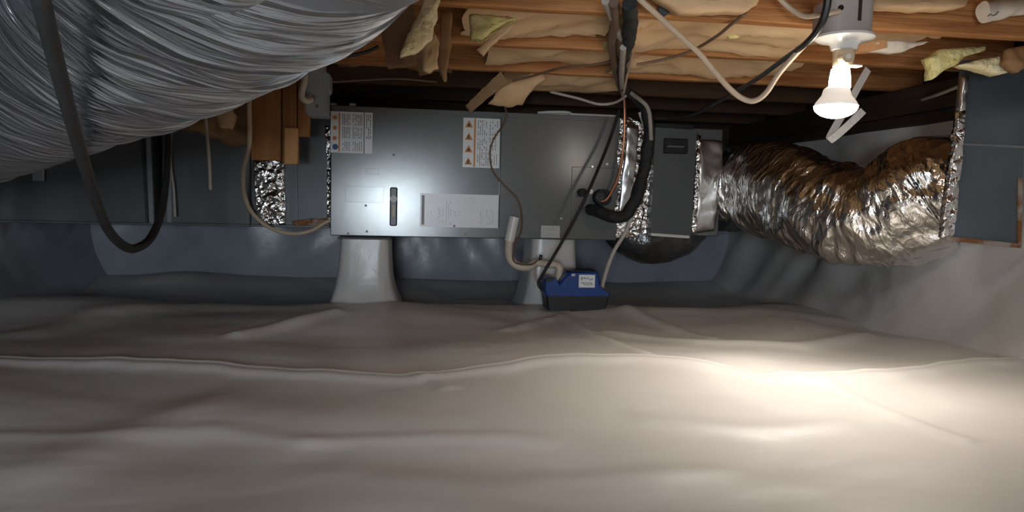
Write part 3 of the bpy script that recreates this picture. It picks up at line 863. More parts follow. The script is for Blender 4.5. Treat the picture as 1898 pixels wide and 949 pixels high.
# condensate drain line
dl = thing('condensate_drain_pipe', at(952, 490, 2.86), 'white drain pipe bending under the air handler towards the pump', 'pipe')
cable('sleeve', [at(954, 402, 2.88), at(949, 424, 2.88), at(944, 447, 2.88)], .0205, 'pvc', dl, seg=16)
cable('pipe', [at(944, 445, 2.88), at(943, 465, 2.87), at(947, 482, 2.86), at(960, 493, 2.85), at(978, 495, 2.84), at(992, 488, 2.83), at(1000, 484, 2.82)], .0165, 'pvc_tan', dl, seg=16)
cable('elbow', [at(996, 487, 2.82), at(1018, 490, 2.80), at(1030, 491, 2.79), at(1037, 497, 2.78), at(1036, 508, 2.78), at(1034, 528, 2.77)], .0145, 'pvc_tan', dl, seg=16)
cable('wrapped_joint', [at(994, 490, 2.82), at(1000, 485, 2.815), at(1003, 473, 2.81)], .007, 'black', dl, wob=.004, wf=90)
cable('float_wire', [at(934, 194, 2.90), at(939, 212, 2.905), at(932, 232, 2.91), at(915, 258, 2.915), at(908, 285, 2.92), at(914, 318, 2.92), at(936, 345, 2.92), at(958, 368, 2.915), at(966, 392, 2.91), at(966, 428, 2.88), at(955, 452, 2.86), at(951, 480, 2.845), at(962, 489, 2.825), at(985, 490, 2.80), at(997, 482, 2.79)],
      .0036, 'cable_brown', label='thin brown control wire looping over the right warning sheet down to the drain pipe', cat='wire')
cable('float_wire', [at(993, 497, 2.80), at(991, 510, 2.79), at(996, 522, 2.78), at(1005, 520, 2.76), at(1012, 517, 2.735)], .0030, 'cable_grey', label='short grey wire curling into the pump beside its black cord', cat='wire')

# ================================================================== LEFT SUPPLY TRUNK
YT = 2.99
def trunk_z(px, py): return at(px, py, YT).z
tz0 = at(450, 417, YT).z; tz1 = az1 - .01
tr_ = thing('trunk_duct', (at(300, 417, YT).x, YT + .2, tz0), 'dark grey sheet-metal trunk duct left of the air handler', 'duct')
def sect(x0px, x1px, y0, lab, m='galv', cross=True, dz=0.0):
    x0 = at(x0px, 350, y0).x; x1 = at(x1px, 350, y0).x
    o = MB().box((x0, y0, tz0 + dz), (x1, y0 + .42, tz1), .004).build('duct_section', m, tr_)
    plabel(o, lab)
    # rolled flange along the bottom edge
    MB().box((x0, y0 - .012, tz0 + dz - .006), (x1, y0 + .01, tz0 + dz + .004), .002).build('bottom_flange', m, o)
    return o, x0, x1
oA, xa0, xa1 = sect(-20, 281, 2.93, 'widest section ending at the left wall', 'grey_dark')
oB, xb0, xb1 = sect(300, 464, YT, 'middle section behind the hose loop', 'grey_dark')
oC, xc0, xc1 = sect(464, 612, YT + .012, 'section between the foil tape and the air handler', 'grey_dark')
def cleat(px0, py0, px1, py1, y, par, m='grey_dark', wd=.016):
    a, b = at(px0, py0, y), at(px1, py1, y)
    MB().prism([(a.x - wd / 2, y, a.z), (a.x + wd / 2, y, a.z), (b.x + wd / 2, y, b.z), (b.x - wd / 2, y, b.z)], .014).build('drive_cleat', m, par)
cleat(274, 225, 281, 416, 2.921, oA, 'galv')
cleat(262, 232, 273, 416, 2.923, oA, 'black', .010)
cleat(312, 225, 314, 414, YT - .010, oB, 'galv')
cleat(547, 235, 550, 415, YT + .003, oC, 'grey_dark', .010)
MB().box((at(60, 318, 2.92).x, 2.915, at(60, 336, 2.92).z), (at(82, 318, 2.92).x, 2.932, at(60, 312, 2.92).z), .002).build('hanger_clip', 'galv', oA)
# foil-wrapped patch
fo = slab([at(470, 295, YT - .012), at(528, 295, YT - .012), at(526, 340, YT - .012), at(530, 380, YT - .012), at(528, 416, YT - .012), at(480, 416, YT - .012), at(472, 370, YT - .012)], .016, .005, 30, .008, .004)\
    .build('foil_tape', 'foil', tr_, smooth='all')
plabel(fo, 'bright crumpled foil patch below the wooden posts')
fo = slab([at(602, 232, 2.985), at(612, 232, 2.985), at(613, 330, 2.985), at(614, 416, 2.985), at(606, 416, 2.985), at(606, 320, 2.985)], .012, .007, 40, .008, .004)\
    .build('foil_tape', 'foil', tr_, smooth='all')
plabel(fo, 'narrow foil strip sealing the air handler joint')
fo = slab([at(540, 410, 2.985), at(575, 405, 2.985), at(610, 405, 2.985), at(612, 418, 2.985), at(545, 419, 2.985)], .01, .006, 40, .008, .004).build('rust_patch', 'rust', tr_, smooth='all')

# ================================================================== RETURN PLENUM WITH FILTER DOOR
rp = thing('return_plenum', (at(1245, 437, YA).x, YA + .2, az0), 'foil-sealed return plenum with dark filter door right of the air handler', 'duct')
rx0, rx1 = at(1147, 330, YA).x + .002, at(1338, 345, YA).x
rz1 = at(1245, 235, YA).z; rz0 = at(1245, 437, YA).z
MB().box((rx0, YA + .012, rz0), (rx1, YA + .44, rz1), .004).build('plenum_box', 'galv', rp)
fo = slab([at(1147, 216, 2.945), at(1168, 216, 2.945), at(1190, 228, 2.945), at(1214, 232, 2.945), at(1212, 330, 2.945), at(1208, 438, 2.945), at(1170, 440, 2.945), at(1132, 442, 2.945), at(1136, 400, 2.945), at(1142, 320, 2.945)], .02, .007, 24, .009, .004)\
    .build('foil_tape', 'foil', rp, smooth='all'); plabel(fo, 'wide crumpled foil between cabinet and filter door')
fo = slab([at(1163, 232, 2.927), at(1184, 236, 2.927), at(1180, 300, 2.927), at(1172, 350, 2.927), at(1168, 410, 2.927), at(1146, 414, 2.927), at(1152, 340, 2.927), at(1160, 280, 2.927)], .012, .004, 14, .012, .004)\
    .build('foil_sheet', 'foil_flat', rp, smooth='all')
fo = slab([at(1290, 245, 2.945), at(1300, 258, 2.945), at(1341, 262, 2.945), at(1338, 330, 2.945), at(1332, 380, 2.945), at(1324, 428, 2.945), at(1282, 434, 2.945), at(1288, 340, 2.945)], .02, .006, 12, .011, .010)\
    .build('foil_sheet', 'foil_flat', rp, smooth='all'); plabel(fo, 'smooth foil right of the filter door')
fo = slab([at(1290, 250, 2.932), at(1299, 252, 2.932), at(1297, 340, 2.932), at(1290, 432, 2.932), at(1280, 434, 2.932), at(1287, 340, 2.932)], .014, .008, 34, .008, .006)\
    .build('foil_tape', 'foil', rp, smooth='all'); plabel(fo, 'crumpled foil strip along the right edge of the filter door')
d = [at(1215, 236, 2.90), at(1292, 241, 2.90), at(1281, 437, 2.90), at(1206, 432, 2.90)]
fd = MB().prism(d, .05).build('filter_door', 'grey_dark', rp)
a, b = at(1230, 256, 2.90), at(1274, 286, 2.90)
hd = MB().box((a.x, 2.893, b.z), (b.x, 2.905, a.z), .004).build('handle_recess', 'black_plastic', fd)
MB().box((at(1237, 270, 2.89).x, 2.887, at(1250, 273, 2.89).z), (at(1268, 270, 2.89).x, 2.894, at(1250, 270, 2.89).z), .001).build('handle_bar', 'galv', fd)
MB().prism([at(1216, 228, 2.905), at(1285, 232, 2.905), at(1285, 240, 2.905), at(1216, 236, 2.905)], .04).build('door_rail', 'black_plastic', rp)
MB().prism([at(1207, 432, 2.895), at(1278, 437, 2.895), at(1278, 442, 2.895), at(1207, 437, 2.895)], .04).build('sill_strip', 'pvc', rp)
# plastic-wrapped boot bulging out below the plenum
vs, fs = [], []
bl_, br_ = at(1128, 439, 2.97), at(1322, 434, 2.97)
zc_ = rz0 + .006
nx_, ny_ = 64, 26
for j in range(ny_ + 1):
    a_ = math.pi * j / ny_
    for i in range(nx_ + 1):
        u = i / nx_
        x = bl_.x + (br_.x - bl_.x) * u
        dep = max(0, math.sin(math.pi * u)) ** .62
        y = 3.08 - .15 * math.cos(a_) * dep ** .5
        z = zc_ - .135 * dep * max(0, math.sin(a_)) ** .7
        q = Vector((x * 9, y * 9, z * 9))
        e = .010 * noise.noise(q) + .006 * noise.noise(q * 2.4) + .006 * abs(noise.noise(Vector((x * 26, z * 8, 2))))
        vs.append((x, y - e * math.cos(a_), z - e * math.sin(a_)))
n1 = nx_ + 1
fs = [(j * n1 + i, j * n1 + i + 1, (j + 1) * n1 + i + 1, (j + 1) * n1 + i) for j in range(ny_) for i in range(nx_)]
tag(MB().add(vs, fs).build('duct_boot', 'film', smooth='all'), 'dark shiny plastic-wrapped boot bulging below the filter door', 'duct')

# black insulated refrigerant line and its companions
cable('refrigerant_line', [atz(1166, 8, .842), atz(1168, 40, .842), atz(1166, 72, .842), atz(1158, 100, .84), atz(1152, 140, .84), atz(1160, 166, .84), at(1180, 182, 2.80), at(1197, 205, 2.78), at(1203, 240, 2.78), at(1199, 290, 2.78), at(1190, 330, 2.78), at(1178, 370, 2.78), at(1162, 396, 2.78), at(1142, 403, 2.79), at(1118, 395, 2.82), at(1098, 389, 2.88), at(1094, 388, 2.95)],
      [.0165, .017, .017, .015, .015, .015, .019, .021, .023, .024, .024, .024, .024, .024, .025, .024, .023], 'foam', label='thick black foam-wrapped refrigerant line curling down in front of the foil', cat='pipe', seg=14, wob=.006, wf=26)
cable('copper_line', [at(1157, 178, 2.84), at(1158, 215, 2.86), at(1156, 270, 2.87), at(1148, 320, 2.87), at(1136, 352, 2.87), at(1124, 370, 2.875), at(1114, 374, 2.88)], .0062, 'copper', label='bare copper line hanging left of the black foam-wrapped line', cat='pipe')
cable('grey_cable', [atz(1122, 2, .848), atz(1136, 34, .848), atz(1150, 68, .848), atz(1161, 80, .85), atz(1166, 86, .86)], .0085, 'cable_grey', label='grey cable angling down onto the black pipe at the top centre', cat='cable')
cable('grey_cable', [atz(1155, 88, .826), atz(1153, 120, .826), atz(1152, 150, .826), at(1155, 176, 2.72)], .0085, 'cable_grey', label='grey strip of cable running back along the black pipe', cat='cable')
cable('grey_cable', [at(1166, 170, 2.62), at(1185, 184, 2.72), at(1198, 196, 2.74), at(1204, 214, 2.74), at(1207, 260, 2.74)], .0080, 'cable_grey', label='grey cable arching over the top of the black foam-wrapped line', cat='cable')
cable('brown_pipe', [atz(1138, 4, .846), atz(1140, 45, .846), atz(1134, 78, .846), atz(1140, 120, .846), atz(1150, 165, .846)], .012, 'cable_brown', label='brown-black pipe at the left of the overhead pipe bundle', cat='pipe', wob=.004, wf=30)
cable('cream_wire', [at(1156, 172, 2.5), at(1162, 140, 2.3), at(1172, 100, 2.1), at(1178, 60, 1.8)], .0045, 'cable_tan', label='thin cream wire on the right side of the overhead pipe bundle', cat='wire')

# ================================================================== RIGHT FLEX DUCT AND BOX
def flex(name, ctrl, k, seg, ring_amp, rings, wob, wf, m, parent, label=None):
    """ctrl: (x, y, z, radius)"""
    sp = spline(ctrl, k)
    pts = [Vector(p[:3]) for p in sp]
    n = len(pts)
    L_ = [0.0]
    for i in range(1, n): L_.append(L_[-1] + (pts[i] - pts[i - 1]).length)
    rad = []
    for i in range(n):
        ph = (L_[i] / L_[-1] * rings + 1.3 * noise.noise(Vector((L_[i] * 9, 3, 7)))) * 2 * math.pi
        rad.append(sp[i][3] + ring_amp * (abs(math.sin(ph * .5 + 1.5 * math.sin(ph * .13))) - .5))
    T = [(pts[min(i + 1, n - 1)] - pts[max(i - 1, 0)]).normalized() for i in range(n)]
    nrm = Vector((0, 0, 1)); nrm = (nrm - T[0] * nrm.dot(T[0])).normalized()
    vs, fs, uv = [], [], []
    for i in range(n):
        nrm = (nrm - T[i] * nrm.dot(T[i])).normalized(); bn = T[i].cross(nrm)
        for s_ in range(seg):
            a_ = 2 * math.pi * s_ / seg
            d_ = nrm * math.cos(a_) + bn * math.sin(a_)
            # creases run round the tube, drifting along it
            q = Vector((L_[i] * wf, math.cos(a_) * 1.4, math.sin(a_) * 1.4))
            q2 = Vector((L_[i] * wf * 2.6 + 2 * math.sin(a_), math.cos(a_) * 2.6, math.sin(a_) * 2.6))
            q3 = Vector((L_[i] * 5, math.cos(a_) * 2, math.sin(a_) * 2))
            r = rad[i] + wob * (noise.noise(q) + .55 * noise.noise(q2) + .6 * noise.noise(q3) - .5 * abs(noise.noise(q * 1.7)))
            vs.append(pts[i] + d_ * r)
            uv.append((L_[i], abs(a_ - math.pi) * rad[i]))
    for i in range(n - 1):
        for s_ in range(seg):
            a_, b_ = i * seg + s_, i * seg + (s_ + 1) % seg
            fs.append((a_, b_, b_ + seg, a_ + seg))
    fs.append(tuple(range(seg))); fs.append(tuple(range((n - 1) * seg, n * seg)))
    o = MB().add(vs, fs, uv).build(name, m, parent, smooth='all')
    return o
fr = thing('flex_duct', at(1590, 505, 2.5), 'shiny silver foil flex duct sagging between the filter plenum and wall box', 'duct')
g = lambda px, py, Y, r: (*at(px, py, Y), r)
flex('foil_sleeve', [g(1352, 352, 3.12, .165), g(1372, 350, 3.06, .178), g(1410, 348, 2.94, .195), g(1468, 362, 2.74, .192), g(1540, 388, 2.52, .182), g(1610, 404, 2.38, .178), g(1675, 390, 2.28, .184), g(1722, 364, 2.23, .188), g(1760, 350, 2.19, .192), g(1784, 344, 2.175, .190)],
     26, 132, .008, 13, .021, 9, 'flex', fr)
# grey collar at the plenum end
MB().tube([at(1333, 350, 3.06), at(1350, 350, 3.06), at(1352, 350, 3.06), at(1372, 350, 3.045), at(1380, 350, 3.04)], [.186, .186, .19, .19, .184], 40).build('collar', 'grey_dark', fr, smooth=True)
YB2 = 1.90
wbx = thing('wall_duct_box', at(1825, 455, YB2), 'blue-grey sheet-metal box on the right wall where the flex duct ends', 'duct')
bx0 = at(1768, 300, YB2).x; bx1 = X_R - .03; bz0 = at(1820, 448, YB2).z; bz1 = Z_J - .012
poly = [(at(1757, 440, YB2).x, YB2, at(1757, 440, YB2).z), (at(1892, 458, YB2).x, YB2, at(1892, 458, YB2).z), (at(1898, 110, YB2).x + .01, YB2, bz1), (at(1789, 130, YB2).x, YB2, bz1)]
MB().prism(poly, .022).build('front_plate', 'galv_blue', wbx)
MB().box((at(1775, 350, 2.18).x, YB2 + .022, bz0 + .03), (bx1, YB2 + .40, at(1780, 246, 2.1).z), .004).build('box_body', 'galv_blue', wbx)
a, b = at(1775, 265, YB2), at(1897, 266, YB2)
MB().prism([(a.x, YB2 - .004, a.z), (b.x, YB2 - .004, a.z - .002), (b.x, YB2 - .004, a.z - .008), (a.x, YB2 - .004, a.z - .006)], .006).build('seam', 'galv', wbx)
MB().prism([at(1755, 438, YB2 - .006), at(1893, 452, YB2 - .006), at(1893, 460, YB2 - .006), at(1755, 446, YB2 - .006)], .03).build('bottom_edge', 'rust', wbx)
MB().prism([at(1889, 330, YB2 - .005), at(1896, 330, YB2 - .005), at(1894, 458, YB2 - .005), at(1888, 458, YB2 - .005)], .02).build('side_edge', 'rust', wbx)
fo = slab([at(1779, 205, YB2 - .010), at(1791, 205, YB2 - .010), at(1783, 300, YB2 - .010), at(1774, 385, YB2 - .010), at(1768, 438, YB2 - .010), at(1748, 440, YB2 - .010), at(1754, 380, YB2 - .010), at(1766, 300, YB2 - .010)], .02, .005, 30, .008, .002)\
    .build('foil_tape', 'foil', wbx, smooth='all'); plabel(fo, 'crumpled foil tape up the left edge')
fo = slab([at(1786, 140, YB2 - .008), at(1796, 142, YB2 - .008), at(1790, 206, YB2 - .008), at(1780, 206, YB2 - .008)], .016, .004, 26, .009, .003).build('foil_tape', 'foil_flat', wbx, smooth='all')

# ================================================================== NEAR FLEX DUCT, UPPER LEFT
nd = thing('flex_duct', at(0, 300, 1.3), 'large dull silver flex duct crossing the upper left corner overhead', 'duct')
def gd(px, py, d, r):                         # depth along the view axis
    return (*(CP + ray(px, py) * d), r)
flex('foil_sleeve', [gd(-230, 255, 1.58, .15), gd(-70, 182, 1.28, .15), gd(110, 78, 1.0, .15), gd(285, -58, .76, .15), (*(CP + ray(415, -225) * .58), .15), (*(CP + ray(520, -440) * .45), .15)],
     26, 144, .003, 20, .0085, 12, 'flex_near', nd)

flex('overlap_sleeve', [gd(180, 24, .90, .1575), gd(285, -58, .76, .1575), (*(CP + ray(415, -225) * .58), .1575), (*(CP + ray(520, -440) * .45), .1575)],
     26, 144, .003, 12, .0085, 12, 'flex_near', nd)
# dark hose looping down in front of the near duct
def pd(px, py, d): return CP + ray(px, py) * d
cable('hose_loop', [pd(62, -60, .42), pd(78, 10, .45), pd(100, 100, .52), pd(128, 205, .66), pd(152, 290, .86), pd(176, 365, 1.12), pd(200, 425, 1.4), pd(228, 455, 1.62), pd(252, 460, 1.75), pd(280, 440, 1.88), pd(300, 390, 1.98), pd(309, 320, 2.05), pd(312, 235, 2.1), pd(306, 150, 2.15)],
      [.0056, .0058, .0060, .0066, .0074, .0080, .009, .0105, .0105, .0105, .010, .009, .008, .008], 'hose', label='dark grey hose hanging in a loop in front of the silver duct', cat='hose', k=10, seg=12)
cable('hanging_wire', [pd(372, 92, 2.34), pd(376, 150, 2.32), pd(380, 205, 2.3), pd(384, 250, 2.3), pd(388, 300, 2.3), pd(390, 352, 2.3)], .0052, 'cable_grey', label='short grey wire hanging straight in front of the middle trunk section', cat='wire')
cable('hanging_wire', [at(318, 232, 2.93), at(316, 300, 2.94), at(322, 350, 2.94), at(325, 402, 2.94)], .0048, 'cable_grey', label='grey wire hanging beside the hose loop on the trunk', cat='wire')

# ================================================================== POSTS, BOX AND BATTS AT LEFT
YW = 2.535
def board(px0, px1, py1, y0, t, m, label, ztop=1.0, name='wooden_post'):
    x0, x1 = at(px0, 220, y0).x, at(px1, 220, y0).x
    z0 = at((px0 + px1) / 2, py1, y0).z
    return tag(MB().box((x0, y0, z0), (x1, y0 + t, ztop), .003).build(name, m), label, 'post')
board(465, 521, 297, YW, .038, 'post', 'widest brown wooden board hanging left of the electrical box')
board(523, 549, 303, YW - .002, .038, 'post', 'narrow brown board ending lowest, right of the widest one')
board(551, 573, 253, YW + .004, .038, 'post', 'short brown board behind the electrical box')
x0, x1 = at(526, 270, 2.49).x, at(551, 270, 2.49).x
tag(MB().box((x0, 2.495, at(540, 304, 2.49).z), (x1, 2.531, at(540, 236, 2.49).z), .003).build('wooden_block', 'post_light'), 'pale wooden block nailed to the foot of the hanging boards', 'block')
# electrical disconnect
YE = 2.40
e0, e1 = at(562, 95, YE), at(606, 216, YE)
eb = thing('electrical_box', ((e0.x + e1.x) / 2, YE + .04, e1.z), 'grey electrical disconnect box with a white cable, beside the hanging boards', 'electrical box')
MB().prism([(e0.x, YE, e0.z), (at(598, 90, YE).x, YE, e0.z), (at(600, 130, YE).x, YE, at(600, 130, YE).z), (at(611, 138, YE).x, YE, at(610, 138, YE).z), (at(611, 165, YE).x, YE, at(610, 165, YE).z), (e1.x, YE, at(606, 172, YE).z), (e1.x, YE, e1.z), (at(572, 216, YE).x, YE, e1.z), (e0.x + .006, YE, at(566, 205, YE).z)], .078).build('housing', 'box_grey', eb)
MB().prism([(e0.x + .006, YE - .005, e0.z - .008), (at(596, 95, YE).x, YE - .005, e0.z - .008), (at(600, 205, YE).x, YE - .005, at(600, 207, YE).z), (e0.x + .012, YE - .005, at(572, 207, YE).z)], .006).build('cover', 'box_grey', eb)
q = at(577, 184, YE)
MB().disc_y((q.x, YE - .018, q.z), .014, .02, 18).build('cable_clamp', 'screw', eb, smooth=True)
q = at(588, 197, YE)
MB().disc_y((q.x, YE - .008, q.z), .005, .006, 10).build('cover_screw', 'screw', eb)
cable('supply_cable', [at(556, 95, 2.385), at(561, 120, 2.385), at(565, 145, 2.37), at(560, 170, 2.365), at(560, 181, 2.36), at(568, 187, 2.365), at(577, 185, 2.385)], .0095, 'pvc_tan', label='white cable entering the front of the grey electrical box', cat='cable')
cable('tan_cable', [at(463, 150, 2.50), at(462, 200, 2.50), at(463, 255, 2.50), at(460, 282, 2.55), at(451, 318, 2.70), at(453, 360, 2.85), at(468, 395, 2.92), at(500, 422, 2.93), at(540, 433, 2.93), at(575, 428, 2.93), at(600, 414, 2.94), at(612, 408, 2.945)],
      .0078, 'cable_tan', label='cream cable drooping under the foil patch on the left trunk', cat='cable')
tag(slab([at(300, 232, 2.62), at(360, 190, 2.62), at(420, 130, 2.62), at(462, 110, 2.62), at(463, 262, 2.62), at(440, 274, 2.62), at(400, 258, 2.62), at(350, 240, 2.62)], .05, .030, 9, .014, .03, 3.0)
    .build('insulation_batt', 'kraft_brown_and_shaded', smooth='all'), 'crumpled brown paper batt hanging behind the near duct, left of the boards', 'insulation')
tag(slab([at(400, 208, 2.58), at(425, 195, 2.58), at(440, 215, 2.58), at(432, 240, 2.58), at(405, 236, 2.58)], .014, .012, 16, .010, .012, 8.0)
    .build('paper_flap', 'kraft', smooth='all'), 'pale torn paper flap on the brown batt by the boards', 'paper')

# ================================================================== LOOSE WOOD, FIBRE AND PAPER UP IN THE JOISTS
def stick(name, a, b, wd, t, m, label, cat='wood', taper=1.0):
    a, b = Vector(a), Vector(b)
    ax = (b - a).normalized(); s = ax.cross(Vector((0, 1, 0))).normalized(); f = Vector((0, 1, 0))
    vs, fs = [], []
    n = 14
    for i in range(n + 1):
        u = i / n; c = a.lerp(b, u); w2 = wd / 2 * (1 + (taper - 1) * u)
        for sx_, sy_ in ((-1, -1), (1, -1), (1, 1), (-1, 1)):
            q = c + s * w2 * sx_ + f * t / 2 * sy_
            q += s * .003 * noise.noise(q * 40) + ax * (.006 * noise.noise(q * 60) if i in (0, n) else 0)
            vs.append(q)
    for i in range(n):
        for k in range(4):
            fs.append((i * 4 + k, i * 4 + (k + 1) % 4, i * 4 + 4 + (k + 1) % 4, i * 4 + 4 + k))
    fs += [(3, 2, 1, 0), tuple(range(4 * n, 4 * n + 4))]
    return tag(MB().add(vs, fs).build(name, m, smooth=True), label, cat)
stick('cross_brace', at(726, -40, 1.62), at(746, 122, 1.66), .088, .036, 'brace', 'weathered brown cross brace leaning down from the top edge', 'brace', .75)
stick('cross_brace', at(775, 60, 2.2), at(790, 138, 2.3), .05, .03, 'brace', 'short brown brace piece behind the pale yellow insulation scrap', 'brace', .9)
stick('broken_stick', at(934, 142, 2.46), at(868, 202, 2.78), .040, .024, 'stick', 'pale broken stick hanging just above the air handler top', 'stick', .8)
tag(slab([at(790, -10, 1.62), at(816, -10, 1.62), at(808, 40, 1.62), at(800, 72, 1.62), at(770, 98, 1.62), at(740, 105, 1.62), at(752, 74, 1.62), at(772, 32, 1.62)], .018, .008, 18, .009, .012, 1.0)
    .build('fiberglass_scrap', 'fibre_pale', smooth='all'), 'long pale yellow insulation scrap dangling left of the wooden joists', 'insulation')
tag(slab([at(780, 80, 1.72), at(806, 55, 1.72), at(816, 85, 1.72), at(812, 125, 1.72), at(800, 135, 1.72), at(783, 130, 1.72)], .014, .010, 16, .009, .01, 5.0)
    .build('paper_flap', 'kraft', smooth='all'), 'torn tan paper flap below the long pale insulation scrap', 'paper')
tag(slab([at(818, 20, 1.66), at(838, 20, 1.66), at(836, 90, 1.66), at(826, 150, 1.66), at(820, 150, 1.66), at(812, 120, 1.66)], .012, .008, 16, .009, .008, 6.0)
    .build('paper_flap', 'kraft_brown_and_shaded', smooth='all'), 'narrow brown paper strip hanging at the left end of the nearest joist', 'paper')
tag(slab([at(872, 26, 1.735), at(940, 30, 1.735), at(960, 34, 1.735), at(935, 45, 1.735), at(910, 62, 1.735), at(890, 75, 1.735), at(874, 72, 1.735)], .03, .010, 22, .009, .012, 2.0)
    .build('fiberglass_scrap', 'fibre', smooth='all'), 'bright yellow insulation chunk under the nearest joist, left of the pipe bundle', 'insulation')
tag(slab([at(884, 92, 1.73), at(930, 50, 1.73), at(955, 42, 1.73), at(948, 55, 1.73), at(915, 80, 1.73), at(897, 103, 1.73)], .012, .006, 18, .008, .006, 3.0)
    .build('paper_flap', 'kraft', smooth='all'), 'curled tan paper strip below the bright yellow chunk', 'paper')
tag(slab([at(1722, 108, 1.78), at(1745, 92, 1.78), at(1790, 88, 1.78), at(1828, 86, 1.78), at(1826, 94, 1.78), at(1790, 104, 1.78), at(1772, 120, 1.78), at(1745, 134, 1.78), at(1728, 148, 1.78), at(1728, 128, 1.78)], .03, .010, 22, .009, .014, 4.0)
    .build('fiberglass_scrap', 'fibre', smooth='all'), 'yellow insulation chunk hanging left of the wall box top', 'insulation')
tag(slab([at(1782, 120, 1.76), at(1820, 110, 1.76), at(1850, 104, 1.76), at(1862, 122, 1.76), at(1876, 132, 1.76), at(1850, 139, 1.76), at(1815, 128, 1.76)], .03, .008, 20, .009, .012, 6.0)
    .build('fiberglass_scrap', 'fibre_pale', smooth='all'), 'pale yellow insulation flap right above the wall box', 'insulation')
tag(slab([at(1870, 90, 1.72), at(1898, 84, 1.72), at(1910, 120, 1.72), at(1885, 135, 1.72), at(1862, 118, 1.72)], .02, .008, 20, .009, .01, 9.0)
    .build('paper_flap', 'kraft_brown_and_shaded', smooth='all'), 'brown paper flap at the right edge above the wall box', 'paper')
tag(slab([at(1606, 80, 1.742), at(1640, 75, 1.742), at(1690, 76, 1.742), at(1722, 78, 1.742), at(1700, 86, 1.742), at(1670, 98, 1.742), at(1630, 96, 1.742), at(1608, 94, 1.742)], .016, .008, 20, .008, .008, 11.0)
    .build('paper_flap', 'paper', smooth='all'), 'crumpled whitish paper right of the lamp holder', 'paper')
# pale rolled facing at top right with a scribbled mark
ro = thing('paper_roll', at(1855, 40, 1.62), 'pale paper roll with a dark scribble at the top right corner', 'paper')
MB().tube([Vector(p) for p in spline([at(1822, 22, 1.63), at(1850, 18, 1.63), at(1890, 10, 1.63), at(1940, 2, 1.63)], 6)], .024, 18, .005, 30).build('roll', 'paper', ro, smooth=True)
mb = MB()
pts_ = [at(1831, 30, 1.597), at(1836, 26, 1.597), at(1840, 29, 1.597), at(1846, 27, 1.597), at(1851, 21, 1.597)]
mb.tube(pts_, .0011, 6)
mb.build('scribble', 'ink', ro)

# ================================================================== CABLES UNDER THE JOISTS
cable('cream_cable', [at(1178, -8, 1.58), at(1215, 25, 1.60), at(1262, 68, 1.62), at(1295, 98, 1.63), at(1320, 128, 1.64), at(1350, 162, 1.64), at(1375, 182, 1.64), at(1398, 187, 1.63), at(1420, 172, 1.62), at(1445, 135, 1.61), at(1480, 95, 1.60), at(1512, 62, 1.59), at(1528, 30, 1.57)],
      .0065, 'cable_tan', label='cream cable sagging in a deep loop left of the lamp', cat='cable')
cable('cream_cable', [at(1430, -20, 1.60), at(1458, 10, 1.60), at(1490, 30, 1.58), at(1525, 26, 1.54), at(1558, 21, 1.525)], .0058, 'cable_tan', label='cream cable curling into the hole of the lamp junction box', cat='cable')
cable('extension_cord', [at(1536, -20, 1.47), at(1531, 18, 1.48), at(1518, 52, 1.50), at(1492, 82, 1.55), at(1450, 112, 1.70), at(1405, 145, 1.95), at(1360, 172, 2.25), at(1320, 195, 2.55), at(1285, 212, 2.75), at(1240, 218, 2.85), at(1216, 219, 2.88)],
      [.0085, .0085, .0078, .0068, .0062, .0062, .0062, .0062, .0062, .006, .006], 'black', label='black cord sweeping from beside the lamp back to the filter door', cat='cord')
cable('brown_wire', [at(1180, 120, 1.98), at(1240, 108, 1.96), at(1290, 90, 1.90), at(1330, 66, 1.78), at(1352, 48, 1.70), at(1375, 30, 1.655), at(1388, 14, 1.65)], .0042, 'cable_brown', label='brown wire snaking over the paper from under the nearest joist', cat='wire')
cable('brown_wire', [at(950, 150, 2.44), at(990, 140, 2.40), at(1040, 126, 2.32), at(1100, 120, 2.25), at(1140, 112, 2.2)], .0042, 'cable_brown', label='brown wire along the third joist left of the pipe bundle', cat='wire')
cable('black_wire', [at(598, 104, 2.36), at(640, 104, 2.36), at(680, 96, 2.36), at(702, 86, 2.36)], .0055, 'black', label='short black wire running right from the grey electrical box', cat='wire')
cable('brown_wire', [at(615, 152, 2.46), at(680, 148, 2.47), at(740, 146, 2.47), at(810, 152, 2.47)], .0036, 'cable_brown', label='thin brown wire along the joist above the left warning sheet', cat='wire')
cable('grey_wire', [at(1160, 178, 2.55), at(1140, 190, 2.6), at(1110, 193, 2.62), at(1070, 182, 2.6), at(1020, 170, 2.55)], .005, 'cable_grey', label='grey wire drooping left from the pipe bundle above the air handler', cat='wire')
cable('grey_wire', [at(1592, 222, 2.9), at(1650, 205, 2.6), at(1700, 188, 2.4), at(1740, 175, 2.2), at(1778, 160, 2.1)], .0055, 'cable_grey', label='thin grey wire rising to the right behind the bulb', cat='wire')
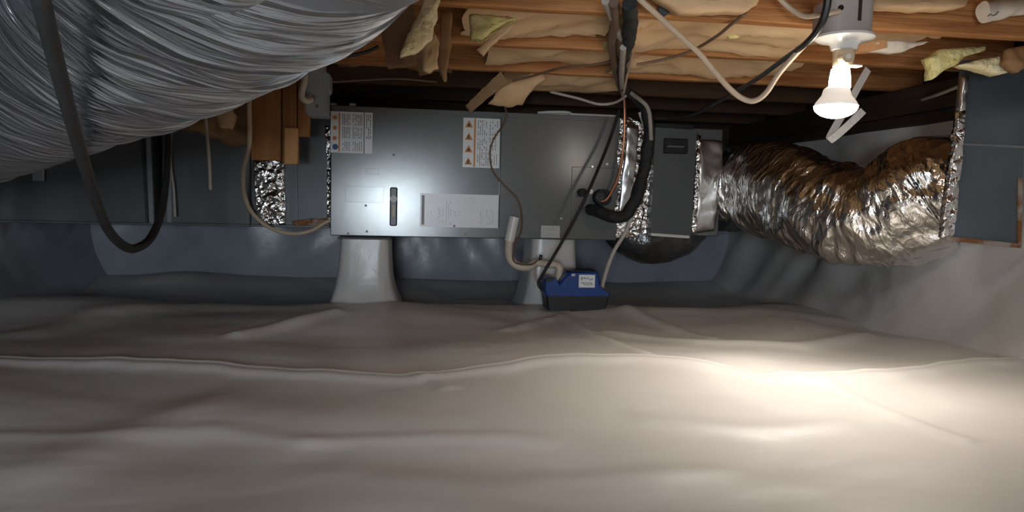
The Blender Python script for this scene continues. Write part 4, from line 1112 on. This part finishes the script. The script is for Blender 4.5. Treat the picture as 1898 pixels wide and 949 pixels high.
# white strap hanging in a V behind the bulb
sp = [Vector(p) for p in spline([at(1609, 128, 2.08), at(1592, 158, 2.07), at(1572, 195, 2.06), at(1550, 232, 2.05), at(1537, 256, 2.04), at(1540, 259, 2.032), at(1560, 243, 2.025), at(1586, 219, 2.02), at(1600, 205, 2.02)], 8)]
tag(MB().ribbon(sp, (.018, 0, -.014), .0025).build('hanging_strap', 'strap'), 'white strap hanging folded in a V behind the lit bulb', 'strap')
# galvanised pipe clamp stub on the nearest joist
q = at(1230, 18, 1.665)
tag(MB().disc_y((q.x, 1.655, q.z), .014, .026, 16).build('pipe_stub', 'galv_blue', smooth=True), 'small blue-grey metal plug on the nearest joist right of the pipe bundle', 'fitting')
tag(MB().prism([at(1590, 84, 1.735), at(1606, 78, 1.735), at(1642, 74, 1.735), at(1645, 88, 1.735), at(1620, 94, 1.735), at(1592, 96, 1.735)], .035).build('wood_scrap', 'post_light'), 'pale wood scrap wedged right of the lamp socket', 'wood')

# torn and bulging kraft paper around the joists
tag(slab([at(905, 192, 2.62), at(925, 165, 2.60), at(960, 145, 2.56), at(1005, 128, 2.55), at(1012, 146, 2.55), at(988, 164, 2.58), at(968, 194, 2.62), at(940, 198, 2.64)], .012, .012, 14, .009, .014, 13.0)
    .build('paper_flap', 'kraft', smooth='all'), 'torn tan paper flap hanging right of the pale broken stick', 'paper')
tag(slab([at(1205, -14, 1.60), at(1300, -16, 1.60), at(1414, -14, 1.60), at(1404, 10, 1.60), at(1385, 21, 1.60), at(1330, 23, 1.60), at(1262, 24, 1.60), at(1235, 8, 1.60)], .03, .010, 10, .010, .012, 15.0)
    .build('paper_flap', 'kraft', smooth='all'), 'bulging tan paper at the top edge in front of the nearest joist', 'paper')
tag(slab([at(1622, -14, 1.60), at(1800, -8, 1.60), at(1790, 12, 1.60), at(1760, 18, 1.60), at(1690, 17, 1.60), at(1622, 14, 1.60)], .03, .008, 10, .010, .010, 17.0)
    .build('paper_flap', 'kraft', smooth='all'), 'tan paper edge at the top between the lamp box and the paper roll', 'paper')
